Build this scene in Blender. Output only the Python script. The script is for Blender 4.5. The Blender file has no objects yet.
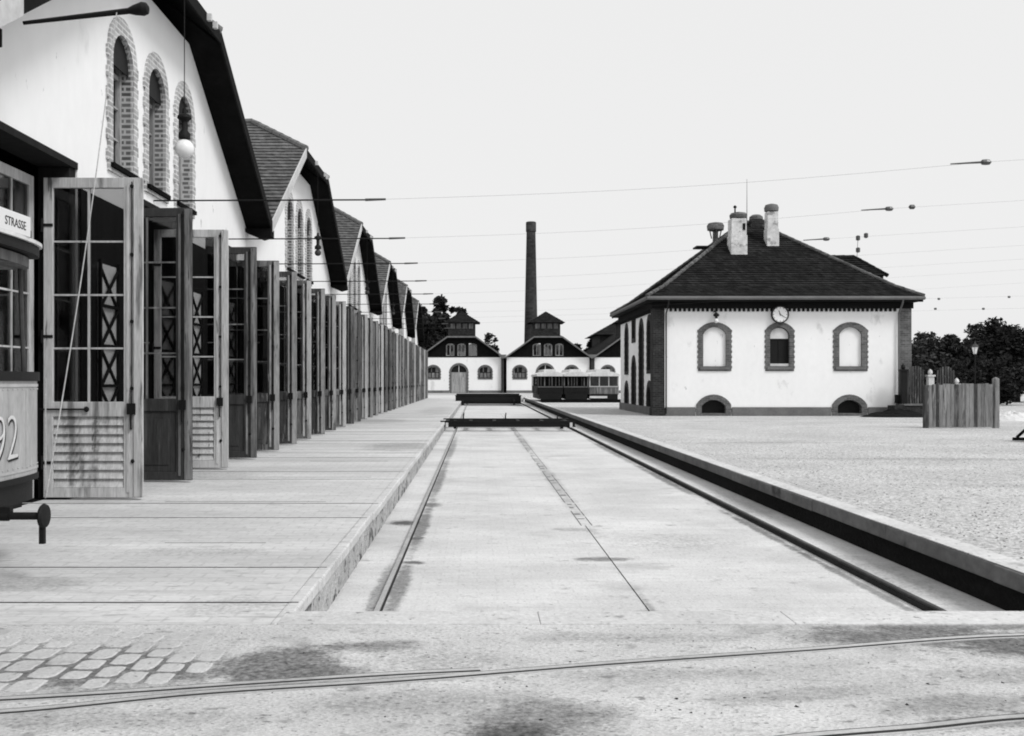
import bpy, bmesh, math, random
from mathutils import Vector, Matrix
from mathutils.geometry import tessellate_polygon
random.seed(7)
R = math.radians
scene = bpy.context.scene
COL = scene.collection
PI = math.pi
SUN, SKYC = 2.2, 9.5

# ------------------------------------------------------------------ materials
MATS = {}
def M(name, v, rough=0.85, n1=(0.6, 0.18), n2=(9.0, 0.12), stretch=(1, 1, 1), bump=(40, 0.15, 0.01), brick=None, stains_shadows=None,
      spots=None, metal=0.0, spec=0.3):
    """grey procedural material: base value v, broad noise n1, fine noise n2 (scale, amount)"""
    m = bpy.data.materials.new(name); m.use_nodes = True
    nt = m.node_tree; N = nt.nodes; L = nt.links
    bs = N['Principled BSDF']
    bs.inputs['Roughness'].default_value = rough
    bs.inputs['Metallic'].default_value = metal
    bs.inputs['Specular IOR Level'].default_value = spec
    geo = N.new('ShaderNodeNewGeometry')
    mp = N.new('ShaderNodeMapping'); mp.inputs['Scale'].default_value = stretch
    L.new(geo.outputs['Position'], mp.inputs['Vector'])
    def math_(op, a, b=None, c=None, clamp=False):
        n = N.new('ShaderNodeMath'); n.operation = op; n.use_clamp = clamp
        for i, q in enumerate((a, b, c)):
            if q is None: continue
            if isinstance(q, (int, float)): n.inputs[i].default_value = q
            else: L.new(q, n.inputs[i])
        return n.outputs[0]
    def noise(scale, detail=4, vec=None, rough=0.6):
        n = N.new('ShaderNodeTexNoise'); n.inputs['Scale'].default_value = scale; n.inputs['Detail'].default_value = detail
        n.inputs['Roughness'].default_value = rough
        L.new(vec or mp.outputs[0], n.inputs['Vector']); return n.outputs['Fac']
    val = None
    K1, K2 = 3.4 * n1[1], 3.4 * n2[1]
    a = math_('MAXIMUM', math_('MULTIPLY_ADD', noise(n1[0], 6), K1, 1 - K1 / 2), .12)
    b = math_('MAXIMUM', math_('MULTIPLY_ADD', noise(n2[0], 4), K2, 1 - K2 / 2), .12)
    val = math_('MULTIPLY', a, b)
    height = None
    if brick:
        sep = N.new('ShaderNodeSeparateXYZ'); L.new(geo.outputs['Position'], sep.inputs[0])
        cmb = N.new('ShaderNodeCombineXYZ')
        if brick.get('flat'):
            L.new(sep.outputs[0], cmb.inputs[0]); L.new(sep.outputs[1], cmb.inputs[1])
        else:
            L.new(math_('ADD', sep.outputs[0], sep.outputs[1]), cmb.inputs[0]); L.new(sep.outputs[2], cmb.inputs[1])
        bt = N.new('ShaderNodeTexBrick'); L.new(cmb.outputs[0], bt.inputs['Vector'])
        bt.inputs['Scale'].default_value = 1.0
        bt.inputs['Brick Width'].default_value = brick['w']; bt.inputs['Row Height'].default_value = brick['h']
        bt.inputs['Mortar Size'].default_value = brick['m']; bt.inputs['Mortar Smooth'].default_value = 0.3
        bt.inputs['Bias'].default_value = 0.0
        c1 = brick.get('lo', 0.75); c2 = brick.get('hi', 1.2); cm = brick.get('mortar', 1.6)
        bt.inputs['Color1'].default_value = (c1, c1, c1, 1); bt.inputs['Color2'].default_value = (c2, c2, c2, 1)
        bt.inputs['Mortar'].default_value = (cm, cm, cm, 1)
        s2 = N.new('ShaderNodeSeparateColor'); L.new(bt.outputs['Color'], s2.inputs[0])
        val = math_('MULTIPLY', val, s2.outputs[0])
    val = math_('MULTIPLY', val, v)
    if spots:                                   # (scale, threshold, width, value): specks with a shape of their own
        for sc_, th, wd, vv in spots:
            f = noise(sc_, 6)
            k = N.new('ShaderNodeMapRange'); k.interpolation_type = 'SMOOTHSTEP'
            L.new(f, k.inputs[0]); k.inputs[1].default_value = th; k.inputs[2].default_value = th + wd
            mx = N.new('ShaderNodeMix'); L.new(k.outputs[0], mx.inputs[0]); L.new(val, mx.inputs[2]); mx.inputs[3].default_value = vv
            val = mx.outputs[0]
    if stains_shadows:                                  # (cx, cy, rx, ry, angle, value, strength): worn or tarred patches lying on the ground, and a rail's shadow painted in
        sp = N.new('ShaderNodeSeparateXYZ'); L.new(geo.outputs['Position'], sp.inputs[0])
        wob = math_('MULTIPLY_ADD', noise(2.2, 6, geo.outputs['Position']), 1.6, -0.8)
        wob2 = math_('MULTIPLY_ADD', noise(9, 6, geo.outputs['Position']), 1.1, -0.55)
        w = math_('ADD', math_('ADD', wob, wob2), math_('MULTIPLY_ADD', noise(38, 4, geo.outputs['Position']), .9, -.45))
        base_val = math_('MULTIPLY', val, math_('MAXIMUM', math_('MULTIPLY_ADD', noise(26, 5, geo.outputs['Position']), 3.4, -.7), .25))
        for cx, cy, rx, ry, an, vv, st in stains_shadows:
            dx = math_('SUBTRACT', sp.outputs[0], cx); dy = math_('SUBTRACT', sp.outputs[1], cy)
            ca, sa = math.cos(an), math.sin(an)
            u = math_('ADD', math_('MULTIPLY', dx, ca / rx), math_('MULTIPLY', dy, sa / rx))
            q = math_('ADD', math_('MULTIPLY', dx, -sa / ry), math_('MULTIPLY', dy, ca / ry))
            d = math_('SQRT', math_('ADD', math_('MULTIPLY', u, u), math_('MULTIPLY', q, q)))
            d = math_('ADD', d, w)
            k = N.new('ShaderNodeMapRange'); k.interpolation_type = 'SMOOTHSTEP'
            L.new(d, k.inputs[0]); k.inputs[1].default_value = 1.3; k.inputs[2].default_value = 0.45
            k.inputs[3].default_value = 0; k.inputs[4].default_value = st
            mx = N.new('ShaderNodeMix'); L.new(k.outputs[0], mx.inputs[0]); L.new(val, mx.inputs[2]); L.new(math_('MULTIPLY', base_val, vv / v), mx.inputs[3])
            val = mx.outputs[0]
    cc = N.new('ShaderNodeCombineColor')
    for i in range(3): L.new(val, cc.inputs[i])
    L.new(cc.outputs[0], bs.inputs['Base Color'])
    if bump and bump[1] > 0:
        bp = N.new('ShaderNodeBump'); bp.inputs['Strength'].default_value = bump[1]; bp.inputs['Distance'].default_value = bump[2]
        L.new(noise(bump[0], 4), bp.inputs['Height']); L.new(bp.outputs[0], bs.inputs['Normal'])
    MATS[name] = m
    return m

def glass_mat(name, tint=0.75, refl=0.09):
    m = bpy.data.materials.new(name); m.use_nodes = True
    nt = m.node_tree; N = nt.nodes; L = nt.links
    N.remove(N['Principled BSDF'])
    tr = N.new('ShaderNodeBsdfTransparent'); tr.inputs[0].default_value = (tint, tint, tint, 1)
    gl = N.new('ShaderNodeBsdfGlossy'); gl.inputs['Roughness'].default_value = 0.06; gl.inputs[0].default_value = (.8, .8, .8, 1)
    lw = N.new('ShaderNodeLayerWeight'); lw.inputs[0].default_value = 0.25
    ad = N.new('ShaderNodeMath'); ad.operation = 'ADD'; ad.inputs[1].default_value = refl * 0.4; ad.use_clamp = True
    mu = N.new('ShaderNodeMath'); mu.operation = 'MULTIPLY'; mu.inputs[1].default_value = 0.5
    L.new(lw.outputs['Fresnel'], mu.inputs[0]); L.new(mu.outputs[0], ad.inputs[0])
    mx = N.new('ShaderNodeMixShader'); L.new(ad.outputs[0], mx.inputs[0]); L.new(tr.outputs[0], mx.inputs[1]); L.new(gl.outputs[0], mx.inputs[2])
    L.new(mx.outputs[0], N['Material Output'].inputs[0])
    MATS[name] = m
    return m

M('plaster_white', 0.82, n1=(0.5, 0.05), n2=(5, 0.03), stretch=(1, 1, .5), bump=(30, .1, .01), spots=[(0.9, .60, .14, .62), (4, .66, .05, .5)])
M('plaster_house', 0.87, n1=(0.5, 0.05), n2=(5, 0.03), stretch=(1, 1, .6), bump=(30, .1, .01), spots=[(1.3, .60, .12, .66), (3.5, .66, .05, .55)])
M('plaster_grey', 0.34, n1=(0.5, 0.2), n2=(5, 0.1), stretch=(1, 1, .5))
M('brick_pale', 0.36, brick=dict(w=.24, h=.085, m=.014, lo=.75, hi=1.15, mortar=1.6), n1=(2, .3), n2=(12, .2))
M('brick_reveal', 0.13, brick=dict(w=.24, h=.085, m=.020, lo=.5, hi=1.3, mortar=3.2), n1=(2, .3))
M('brick_mid', 0.105, brick=dict(w=.26, h=.085, m=.012, lo=.6, hi=1.2, mortar=1.5), n1=(2, .35), n2=(9, .25))
M('brick_dark', 0.028, spec=.1, brick=dict(w=.26, h=.085, m=.012, lo=.6, hi=1.3, mortar=2.0), n1=(2, .4))
M('stone_plinth', 0.14, n1=(1.2, .35), n2=(12, .2))
M('tile_hall', 0.11, spec=.15, n1=(.8, .3), n2=(7, .5), brick=dict(w=.2, h=.102, m=.008, lo=.7, hi=1.35, mortar=.45))
M('tile_house', 0.015, spec=.08, n1=(.8, .4), n2=(7, .5), brick=dict(w=.22, h=.12, m=.012, lo=.55, hi=1.7, mortar=.4))
M('ridge_tile', 0.13, n1=(2, .3), n2=(10, .3))
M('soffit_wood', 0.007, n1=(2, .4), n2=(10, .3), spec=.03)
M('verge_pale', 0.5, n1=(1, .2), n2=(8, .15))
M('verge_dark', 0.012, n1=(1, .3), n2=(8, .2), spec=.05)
ST = (5, 5, .5)
M('paint_pale', 0.48, n1=(1.1, .34), n2=(9, .3), stretch=ST, bump=(30, .25, .01), spots=[(.9, .56, .12, .17), (2.5, .6, .1, .12)])
M('paint_dark', 0.042, spec=.15, n1=(1.3, .45), n2=(9, .35), stretch=ST, bump=(30, .25, .01), spots=[(1.2, .55, .14, .10)])
M('paint_mid', 0.05, spec=.15, n1=(1.3, .5), n2=(9, .5), stretch=ST, bump=(30, .3, .01), spots=[(1.0, .50, .14, .15), (5, .60, .06, .22), (2.2, .58, .1, .02)])
M('paint_grey', 0.13, n1=(1.3, .5), n2=(9, .45), stretch=ST, bump=(30, .3, .01), spots=[(1.0, .52, .12, .27), (5, .60, .06, .05), (2.2, .57, .1, .05)])
M('paint_wash', 0.32, n1=(1.0, .45), n2=(9, .4), stretch=ST, bump=(30, .3, .01), spots=[(1.1, .54, .12, .14), (4, .6, .06, .08)])
M('iron', 0.010, rough=.65, n1=(3, .4), n2=(20, .3), metal=.0, spec=.15)
M('iron_worn', 0.05, rough=.55, n1=(3, .4), n2=(20, .3), spec=.2)
M('steel_rail', 0.34, rough=.45, n1=(3, .3), n2=(25, .2), metal=.0)
M('rail_pale', 0.42, rough=.5, n1=(1.2, .3), n2=(25, .2), spots=[(1.5, .6, .1, .2)])
M('wire_grey', 0.05, rough=.6, bump=None)
M('clad_dark', 0.016, n1=(2, .4), n2=(9, .3), stretch=ST, spec=.1)
M('board_pale', 0.62, n1=(2, .15), n2=(9, .1))
M('grit_mid', 0.16, n1=(8, .5), n2=(20, .3), bump=None)
M('rail_rust', 0.03, spec=.1, n1=(3, .4), n2=(25, .3))
M('groove', 0.02, n1=(3, .3), n2=(25, .2))
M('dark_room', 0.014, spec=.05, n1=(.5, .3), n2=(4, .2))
M('frame_white', 0.55, n1=(2, .2), n2=(12, .15))
M('render_grey', 0.60, n1=(1.5, .3), n2=(7, .25), spots=[(2.5, .55, .1, .3)])
M('globe_glass', 0.8, rough=.25, n1=(2, .02), n2=(5, .02), bump=None, spec=.5)
M('insulator', 0.06, rough=.3, n1=(2, .2), n2=(5, .2), bump=None, spec=.5)
M('enamel_white', 0.70, rough=.35, n1=(2, .04), n2=(9, .03), bump=None, spec=.5)
M('ink', 0.03, n1=(2, .1), n2=(9, .1), bump=None)
M('tram_paint', 0.36, rough=.5, stretch=(3, 3, .8), n1=(1.6, .28), n2=(14, .22), bump=(25, .06, .01), spots=[(2.4, .66, .1, .13)], spec=.5)
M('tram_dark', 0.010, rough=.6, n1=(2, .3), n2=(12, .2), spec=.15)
M('tram_roof', 0.62, n1=(1, .2), n2=(8, .15))
M('tram_cream', 0.4, n1=(1, .2), n2=(8, .15))
M('numeral_pale', 0.62, rough=.4, n1=(5, .1), n2=(20, .1), bump=None)
M('rope', 0.34, n1=(5, .2), n2=(40, .3))
M('smoke_brick', 0.04, spec=.1, brick=dict(w=.5, h=.3, m=.02, lo=.7, hi=1.3, mortar=1.2), n1=(.12, .45), n2=(2, .2))
M('plank_grey', 0.20, n1=(.9, .5), n2=(7, .45), stretch=(6, 6, .4), bump=(20, .5, .02), spots=[(.8, .56, .12, .06), (1.7, .6, .1, .34)])
M('leaf_dark', 0.022, n1=(.35, .5), n2=(2.5, .4), bump=None, spec=.2)
M('leaf_mid', 0.045, n1=(.35, .4), n2=(2.5, .4), bump=None, spec=.2)
M('bark', 0.02, n1=(2, .4), n2=(12, .3))
M('sand', 0.62, n1=(1.5, .12), n2=(20, .12), bump=(30, .2, .02))
M('soil_dark', 0.012, spec=.05, n1=(1.5, .4), n2=(14, .4), bump=(12, .7, .06))
# ground surfaces
M('earth', 0.4, n1=(.08, .2), n2=(3, .15), bump=(14, .4, .03))
M('street_surface', 0.54, n1=(.9, .26), n2=(60, .34), stretch=(.8, 1.3, 1), bump=(40, .9, .014),
  spots=[(1.7, .56, .2, .34), (4.5, .58, .14, .28), (13, .60, .08, .24), (40, .60, .06, .2), (3.1, .66, .06, .15)],
  stains_shadows=[(-2.4, 5.6, 1.15, .46, 0, .12, .9), (-1.08, 5.66, .34, .42, -.3, .17, .95), (-.95, 5.5, .5, .2, .1, .18, .9), (-.58, 6.05, .34, .16, .05, .2, .8), (-.2, 5.75, .5, .2, 0, .34, .5),
          (2.7, 6.3, .7, .26, .0, .16, .9), (3.45, 6.05, .7, .42, .0, .12, .95), (3.0, 6.52, 1.0, .08, .02, .15, .7), (.3, 4.75, .42, .30, .3, .20, .8),
          (.16, 4.55, .22, .14, .1, .09, .9), (-.25, 5.0, .6, .2, .1, .3, .5), (1.6, 5.1, .5, .12, .2, .26, .5), (2.4, 4.95, .5, .16, .2, .2, .65),
          (.9, 5.45, .7, .14, .1, .3, .5), (-1.7, 4.75, .7, .14, 0, .28, .55), (2.6, 4.74, .6, .10, .12, .14, .7), (3.2, 5.5, .9, .2, .1, .28, .6), (1.0, 6.25, .8, .12, 0, .32, .5)])
PV = dict(w=.30, h=.17, m=.012, lo=.96, hi=1.04, mortar=.87, flat=True)
M('apron_paving', 0.57, n1=(.6, .24), n2=(40, .2), stretch=(.35, 1.6, 1), bump=(30, .6, .012), brick=PV,
  spots=[(1.1, .57, .18, .42), (5, .58, .12, .36), (24, .60, .06, .3), (3, .67, .05, .2)],
  stains_shadows=[(-1.9, 24.5, .9, 1.6, 0, .28, .6), (-4.6, 17.2, .9, .8, 0, .3, .5), (-4.2, 40, 1.5, 3, 0, .28, .5), (-2.2, 55, 1.0, 7, 0, .28, .4), (-2.6, 9.4, .7, .25, 0, .36, .5), (-3.6, 7.9, .7, .3, 0, .34, .5), (-1.75, 7.1, .4, .3, 0, .36, .5)])
M('pit_concrete', 0.58, n1=(.7, .24), n2=(44, .2), stretch=(.8, 1.2, 1), bump=(34, .6, .012), brick=dict(w=.36, h=.16, m=.010, lo=.97, hi=1.03, mortar=.92, flat=True),
  spots=[(.9, .57, .18, .43), (5, .60, .12, .38), (22, .62, .05, .3), (1.6, .69, .06, .26)],
  stains_shadows=[(-.68, 8.0, .16, .09, 0, .05, .95), (-.70, 10.8, .13, .12, 0, .08, .9), (-.74, 12.5, .1, .12, 0, .08, .85), (-.72, 15.8, .14, .3, 0, .12, .7),
          (-1.02, 13.8, .2, .22, 0, .05, .9), (-.74, 9.5, .08, 1.6, 0, .16, .8), (-.92, 9, .06, 1.8, 0, .2, .7), (-.74, 13.5, .09, 2.2, 0, .14, .8), (-.74, 20, .10, 4, 0, .16, .8), (-.74, 29, .12, 6, 0, .18, .7),
          (1.42, 11.0, .34, .14, 0, .16, .85), (1.3, 13.2, .3, .16, 0, .3, .6), (1.5, 8.45, .16, .12, 0, .2, .8), (1.5, 8, .05, 1.4, 0, .26, .7), (1.49, 20, .14, 6, 0, .3, .6), (1.49, 33, .16, 6, 0, .3, .6),
          (2.4, 12.2, .9, .7, 0, .42, .5), (3.70, 9.5, .06, 2.2, 0, .12, .7), (3.7, 13, .07, 2.5, 0, .12, .8), (3.7, 20, .09, 3, 0, .12, .8), (3.7, 28, .10, 5, 0, .13, .7), (4.15, 10, .3, 1.2, 0, .3, .5), (4.2, 16, .25, 2.0, 0, .3, .5)])  # narrow strips left of the right rail paint in its shadow
M('yard_gravel', 0.54, n1=(.5, .26), n2=(20, .6), stretch=(.7, 1, 1), bump=(20, 1.0, .04),
  spots=[(26, .55, .06, .20), (12, .57, .07, .24), (5, .6, .08, .3), (2.6, .58, .14, .4)], stains_shadows=[(9, 20.5, 3.5, .4, -.05, .28, .5), (11, 15, 4, .4, -.1, .26, .4), (8, 26, 3, .3, 0, .3, .4), (16, 22, 2, .25, .05, .16, .6)])
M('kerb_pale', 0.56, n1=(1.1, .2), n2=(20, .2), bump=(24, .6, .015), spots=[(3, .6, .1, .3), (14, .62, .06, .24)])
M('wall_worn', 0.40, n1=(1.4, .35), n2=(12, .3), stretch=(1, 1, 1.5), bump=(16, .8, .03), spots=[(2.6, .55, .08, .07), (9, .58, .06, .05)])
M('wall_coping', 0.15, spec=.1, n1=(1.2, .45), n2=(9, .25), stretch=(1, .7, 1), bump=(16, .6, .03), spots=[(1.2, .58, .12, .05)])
M('wall_shaded', 0.009, n1=(1.4, .5), n2=(9, .4), stretch=(1, .7, 2), bump=(16, .6, .03), spec=.1)  # near-black puts the shade of the right pit wall into its colour
M('cobble', 0.47, n1=(1.2, .25), n2=(40, .2), bump=(30, .7, .01), spots=[(4, .58, .12, .32), (18, .6, .08, .26)])
M('joint_dirt', 0.15, n1=(2.2, .75), n2=(20, .3), bump=(30, .5, .01))
glass_mat('glass', .62, .10)
glass_mat('glass_dim', .35, .16)

# ------------------------------------------------------------------ geometry helpers
class MB:
    def __init__(s): s.v = []; s.f = []; s.sm = False; s.fm = {}
    def add(s, vs, fs):
        o = len(s.v); s.v += [tuple(p) for p in vs]; s.f += [tuple(i + o for i in f) for f in fs]; return s
    def box(s, x0, x1, y0, y1, z0, z1):
        return s.add([(x0, y0, z0), (x1, y0, z0), (x1, y1, z0), (x0, y1, z0), (x0, y0, z1), (x1, y0, z1), (x1, y1, z1), (x0, y1, z1)],
                     [(0, 3, 2, 1), (4, 5, 6, 7), (0, 1, 5, 4), (1, 2, 6, 5), (2, 3, 7, 6), (3, 0, 4, 7)])
    def quad(s, *p): return s.add(p, [tuple(range(len(p)))])
    def prism(s, poly, off):
        n = len(poly); o = Vector(off)
        top = [Vector(p) for p in poly]; bot = [p + o for p in top]
        return s.add(top + bot, [tuple(range(n)), tuple(range(2 * n - 1, n - 1, -1))] + [(i, i + n, (i + 1) % n + n, (i + 1) % n) for i in range(n)])
    def tube(s, p0, p1, r0, r1=None, n=10, cap=True):
        r1 = r0 if r1 is None else r1
        p0, p1 = Vector(p0), Vector(p1); d = (p1 - p0)
        if d.length < 1e-6: return s
        d.normalize(); a = d.orthogonal().normalized(); b = d.cross(a)
        vs = []
        for p, r in ((p0, r0), (p1, r1)):
            vs += [p + (a * math.cos(2 * PI * i / n) + b * math.sin(2 * PI * i / n)) * r for i in range(n)]
        fs = [(i, (i + 1) % n, (i + 1) % n + n, i + n) for i in range(n)]
        if cap: fs += [tuple(range(n - 1, -1, -1)), tuple(range(n, 2 * n))]
        return s.add(vs, fs)
    def path(s, pts, r, n=6):
        for a, b in zip(pts, pts[1:]): s.tube(a, b, r, r, n)
        return s
    def bar(s, p0, p1, w, h):               # rectangular bar, w sideways (horizontal), h the other way
        p0, p1 = Vector(p0), Vector(p1); d = (p1 - p0).normalized()
        up = Vector((0, 0, 1)) if abs(d.z) < .99 else Vector((1, 0, 0))
        a = d.cross(up).normalized() * w / 2; b = a.cross(d).normalized() * h / 2
        c = [p0 - a - b, p0 + a - b, p0 + a + b, p0 - a + b]
        return s.prism(c, p1 - p0)
    def lathe(s, prof, c=(0, 0, 0), n=16, axis='z'):
        vs = []; fs = []; c = Vector(c)
        for r, h in prof:
            for i in range(n):
                t = 2 * PI * i / n; u, w = r * math.cos(t), r * math.sin(t)
                vs.append(c + (Vector((u, w, h)) if axis == 'z' else Vector((h, u, w)) if axis == 'x' else Vector((w, h, u))))
        for k in range(len(prof) - 1):
            for i in range(n):
                fs.append((k * n + i, k * n + (i + 1) % n, (k + 1) * n + (i + 1) % n, (k + 1) * n + i))
        fs.append(tuple(range(n - 1, -1, -1))); fs.append(tuple(range((len(prof) - 1) * n, len(prof) * n)))
        return s.add(vs, fs)
    def plate(s, outline, holes, w0, w1, mp):
        loops = [outline] + list(holes)
        flat = [p for l in loops for p in l]
        tris = tessellate_polygon([[Vector((p[0], p[1], 0)) for p in l] for l in loops])
        n = len(flat)
        vs = [mp(p[0], p[1], w1) for p in flat] + [mp(p[0], p[1], w0) for p in flat]
        fs = [tuple(t) for t in tris] + [tuple(i + n for i in reversed(t)) for t in tris]
        k = 0
        for l in loops:
            m = len(l)
            fs += [(k + i, k + (i + 1) % m, k + (i + 1) % m + n, k + i + n) for i in range(m)]
            k += m
        return s.add(vs, fs)
    def build(s, name, mat, parent=None, at=None, bevel=0, smooth=False):
        me = bpy.data.meshes.new(name)
        org = Vector(at) if at is not None else (ORG.get(parent.name, Vector()) if parent else Vector())
        me.from_pydata([(p[0] - org.x, p[1] - org.y, p[2] - org.z) for p in s.v], [], s.f)
        bm = bmesh.new(); bm.from_mesh(me); bmesh.ops.recalc_face_normals(bm, faces=bm.faces)
        bm.to_mesh(me); bm.free()
        me.materials.append(MATS[mat])
        if smooth:
            for p in me.polygons: p.use_smooth = True
        o = bpy.data.objects.new(name, me); COL.objects.link(o)
        if parent:
            o.parent = parent
            if at is not None: o.location = org - ORG.get(parent.name, Vector())
        elif at is not None: o.location = org
        ORG[o.name] = org
        if bevel:
            b = o.modifiers.new('bevel', 'BEVEL'); b.width = bevel; b.segments = 2; b.limit_method = 'ANGLE'; b.angle_limit = R(40)
        if smooth and not bevel:
            try:
                e = o.modifiers.new('split', 'EDGE_SPLIT'); e.split_angle = R(40)
            except Exception: pass
        return o
ORG = {}
def tag(o, label=None, cat=None, group=None, kind=None):
    if label: o['label'] = label
    if cat: o['category'] = cat
    if group: o['group'] = group
    if kind: o['kind'] = kind
    return o
def thing(name, loc, label, cat, group=None):
    o = bpy.data.objects.new(name, None); COL.objects.link(o); o.location = loc; o.empty_display_size = .3
    ORG[o.name] = Vector(loc)
    return tag(o, label, cat, group)
KIDS = {}
def copy_tree(o, parent=None):
    c = o.copy(); COL.objects.link(c); ORG[c.name] = ORG.get(o.name, Vector())
    if parent: c.parent = parent
    for ch in [x for x in COL.objects if x.parent == o]: copy_tree(ch, c)
    return c
FX = lambda X: (lambda u, v, w: (X + w, u, v))            # plate facing +X : u = Y, v = Z
FY = lambda Y: (lambda u, v, w: (u, Y - w, v))            # plate facing -Y : u = X, v = Z
FNX = lambda X: (lambda u, v, w: (X - w, u, v))           # plate facing -X : u = Y, v = Z
FZ = lambda Z: (lambda u, v, w: (u, v, Z + w))
def rect(x0, x1, y0, y1): return [(x0, y0), (x1, y0), (x1, y1), (x0, y1)]
def arch(xc, w, z0, zs, rise, n=10):
    """opening outline: width w, bottom z0, springing zs, arc height rise"""
    h = w / 2; r = (h * h + rise * rise) / (2 * rise); a = math.asin(min(1, h / r)); cz = zs + rise - r
    if rise > h * .999: a = PI / 2
    return [(xc - h, z0), (xc + h, z0)] + [(xc + r * math.sin(a - 2 * a * i / n), cz + r * math.cos(a - 2 * a * i / n)) for i in range(n + 1)]
def toothed(xc, w, z0, zs, rise, tooth=.06, step=.17):
    """brick surround outline with toothed jambs"""
    h = w / 2; pts = []
    n = max(2, int(round((zs - z0) / step))); st = (zs - z0) / n
    right = []
    for i in range(n):
        e = tooth if i % 2 else 0
        right += [(xc + h + e, z0 + i * st), (xc + h + e, z0 + (i + 1) * st - .001)]
    r = (h * h + rise * rise) / (2 * rise); a = math.asin(min(1, h / r)); cz = zs + rise - r
    top = [(xc + r * math.sin(a - 2 * a * i / 10), cz + r * math.cos(a - 2 * a * i / 10)) for i in range(11)]
    left = [(2 * xc - x, z) for x, z in reversed(right)]
    return right + top + left
def tiled(mb, fa, fb, n, lift=.035):
    """tile courses between two edge curves fa(t), fb(t), t = 0 eave .. 1 top; each course laps the one below"""
    for i in range(n):
        t0, t1 = i / n, (i + 1) / n
        a0, b0, a1, b1 = Vector(fa(t0)), Vector(fb(t0)), Vector(fa(t1)), Vector(fb(t1))
        nn = (b0 - a0).cross(a1 - a0)
        if nn.length < 1e-7: nn = (b0 - a0).cross(b1 - a0)
        if nn.length < 1e-7: continue
        nn.normalize()
        if nn.z < 0: nn = -nn
        lo = nn * lift
        mb.quad(a0 + lo, b0 + lo, b1 + nn * .004, a1 + nn * .004)
        mb.quad(a0 + nn * .004, b0 + nn * .004, b0 + lo, a0 + lo)
def lin(p, q): return lambda t: Vector(p).lerp(Vector(q), t)
def poly(pts, ts):
    def f(t):
        for i in range(len(ts) - 1):
            if t <= ts[i + 1] + 1e-9: return Vector(pts[i]).lerp(Vector(pts[i + 1]), (t - ts[i]) / (ts[i + 1] - ts[i]))
        return Vector(pts[-1])
    return f
def ridge(mb, p, q, r=.11, seg=.4):
    p, q = Vector(p), Vector(q); n = max(1, int((q - p).length / seg))
    for i in range(n):
        mb.tube(p.lerp(q, i / n), p.lerp(q, (i + 1.12) / n if i < n - 1 else 1), r, r * .82, 8)
# pixel -> world at depth d (only used to read measurements off the photograph)
def PX(x, d): return (x - 477) * d / 1000
def PZ(y, d): return 1.6 + (381 - y) * d / 1000

# ------------------------------------------------------------------ ground
XL, XR, Y0, Y1, ZP = -1.27, 4.44, 6.93, 95.0, -0.36
g = MB()
B = 900
for x0, x1, y0, y1 in ((-B, XL - .3, -200, B), (XR + .24, B, -200, B), (XL - .3, XR + .24, -200, Y0 - .36), (XL - .3, XR + .24, Y1 + .4, B)):
    g.quad((x0, y0, -.012), (x1, y0, -.012), (x1, y1, -.012), (x0, y1, -.012))
tag(g.build('ground', 'earth'), kind='structure')
g = MB(); g.quad((-30, -12, -.004), (60, -12, -.004), (60, Y0 - .35, -.004), (-30, Y0 - .35, -.004))
tag(g.build('street', 'street_surface'), kind='structure')
g = MB(); g.quad((-5.86, Y0 - .36, -.003), (XL - .095, Y0 - .35, -.003), (XL - .095, 112, -.003), (-5.86, 112, -.003))
tag(g.build('apron', 'apron_paving'), kind='structure')
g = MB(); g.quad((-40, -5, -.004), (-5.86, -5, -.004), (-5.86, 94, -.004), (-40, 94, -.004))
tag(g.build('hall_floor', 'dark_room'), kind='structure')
g = MB(); g.quad((XR + .25, Y0 - .35, -.003), (60, Y0 - .35, -.003), (60, 140, -.003), (XR + .25, 140, -.003))
tag(g.build('yard', 'yard_gravel'), kind='structure')
g = MB(); g.quad((XL - .2, Y0 - .1, ZP), (XR + .2, Y0 - .1, ZP), (XR + .2, Y1 + .1, ZP), (XL - .2, Y1 + .1, ZP))
tag(g.build('pit_floor', 'pit_concrete'), kind='structure')

def pit_wall(name, label, parts):
    t = thing(name, parts[0][1], label, 'retaining wall')
    for n, _, fn, mat, bev in parts:
        m = MB(); fn(m); m.build(n, mat, t, bevel=bev)
    return t
def left_coping(m):
    y = Y0 - .35
    while y < Y1:
        l = 1.5 + random.uniform(-.2, .2); j = random.uniform(-.012, .012)
        m.box(XL - .10, XL + .012 + j, y + .002, min(y + l, Y1) - .002, -.10, -.0015 + random.uniform(-.001, .001)); y += l
def left_face(m): m.box(XL - .30, XL - .006, Y0 - .2, Y1, ZP - .1, -.102)
pit_wall('pit_wall', 'low worn pale stone wall along the left side of the sunken track pit',
         [('wall_face', (XL - .1, 50, ZP), left_face, 'wall_worn', 0), ('coping', 0, left_coping, 'apron_paving', .014)])
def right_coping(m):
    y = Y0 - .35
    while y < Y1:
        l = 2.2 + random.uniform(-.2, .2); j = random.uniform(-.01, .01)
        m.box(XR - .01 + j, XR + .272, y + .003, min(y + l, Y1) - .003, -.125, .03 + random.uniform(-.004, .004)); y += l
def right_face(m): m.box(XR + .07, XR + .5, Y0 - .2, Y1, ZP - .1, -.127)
pit_wall('pit_wall', 'wall coloured dark for its shade, under a pale kerb along the right side of the track pit',
         [('wall_face', (XR + .1, 50, ZP), right_face, 'wall_shaded', 0), ('coping', 0, right_coping, 'wall_coping', .014)])
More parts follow.
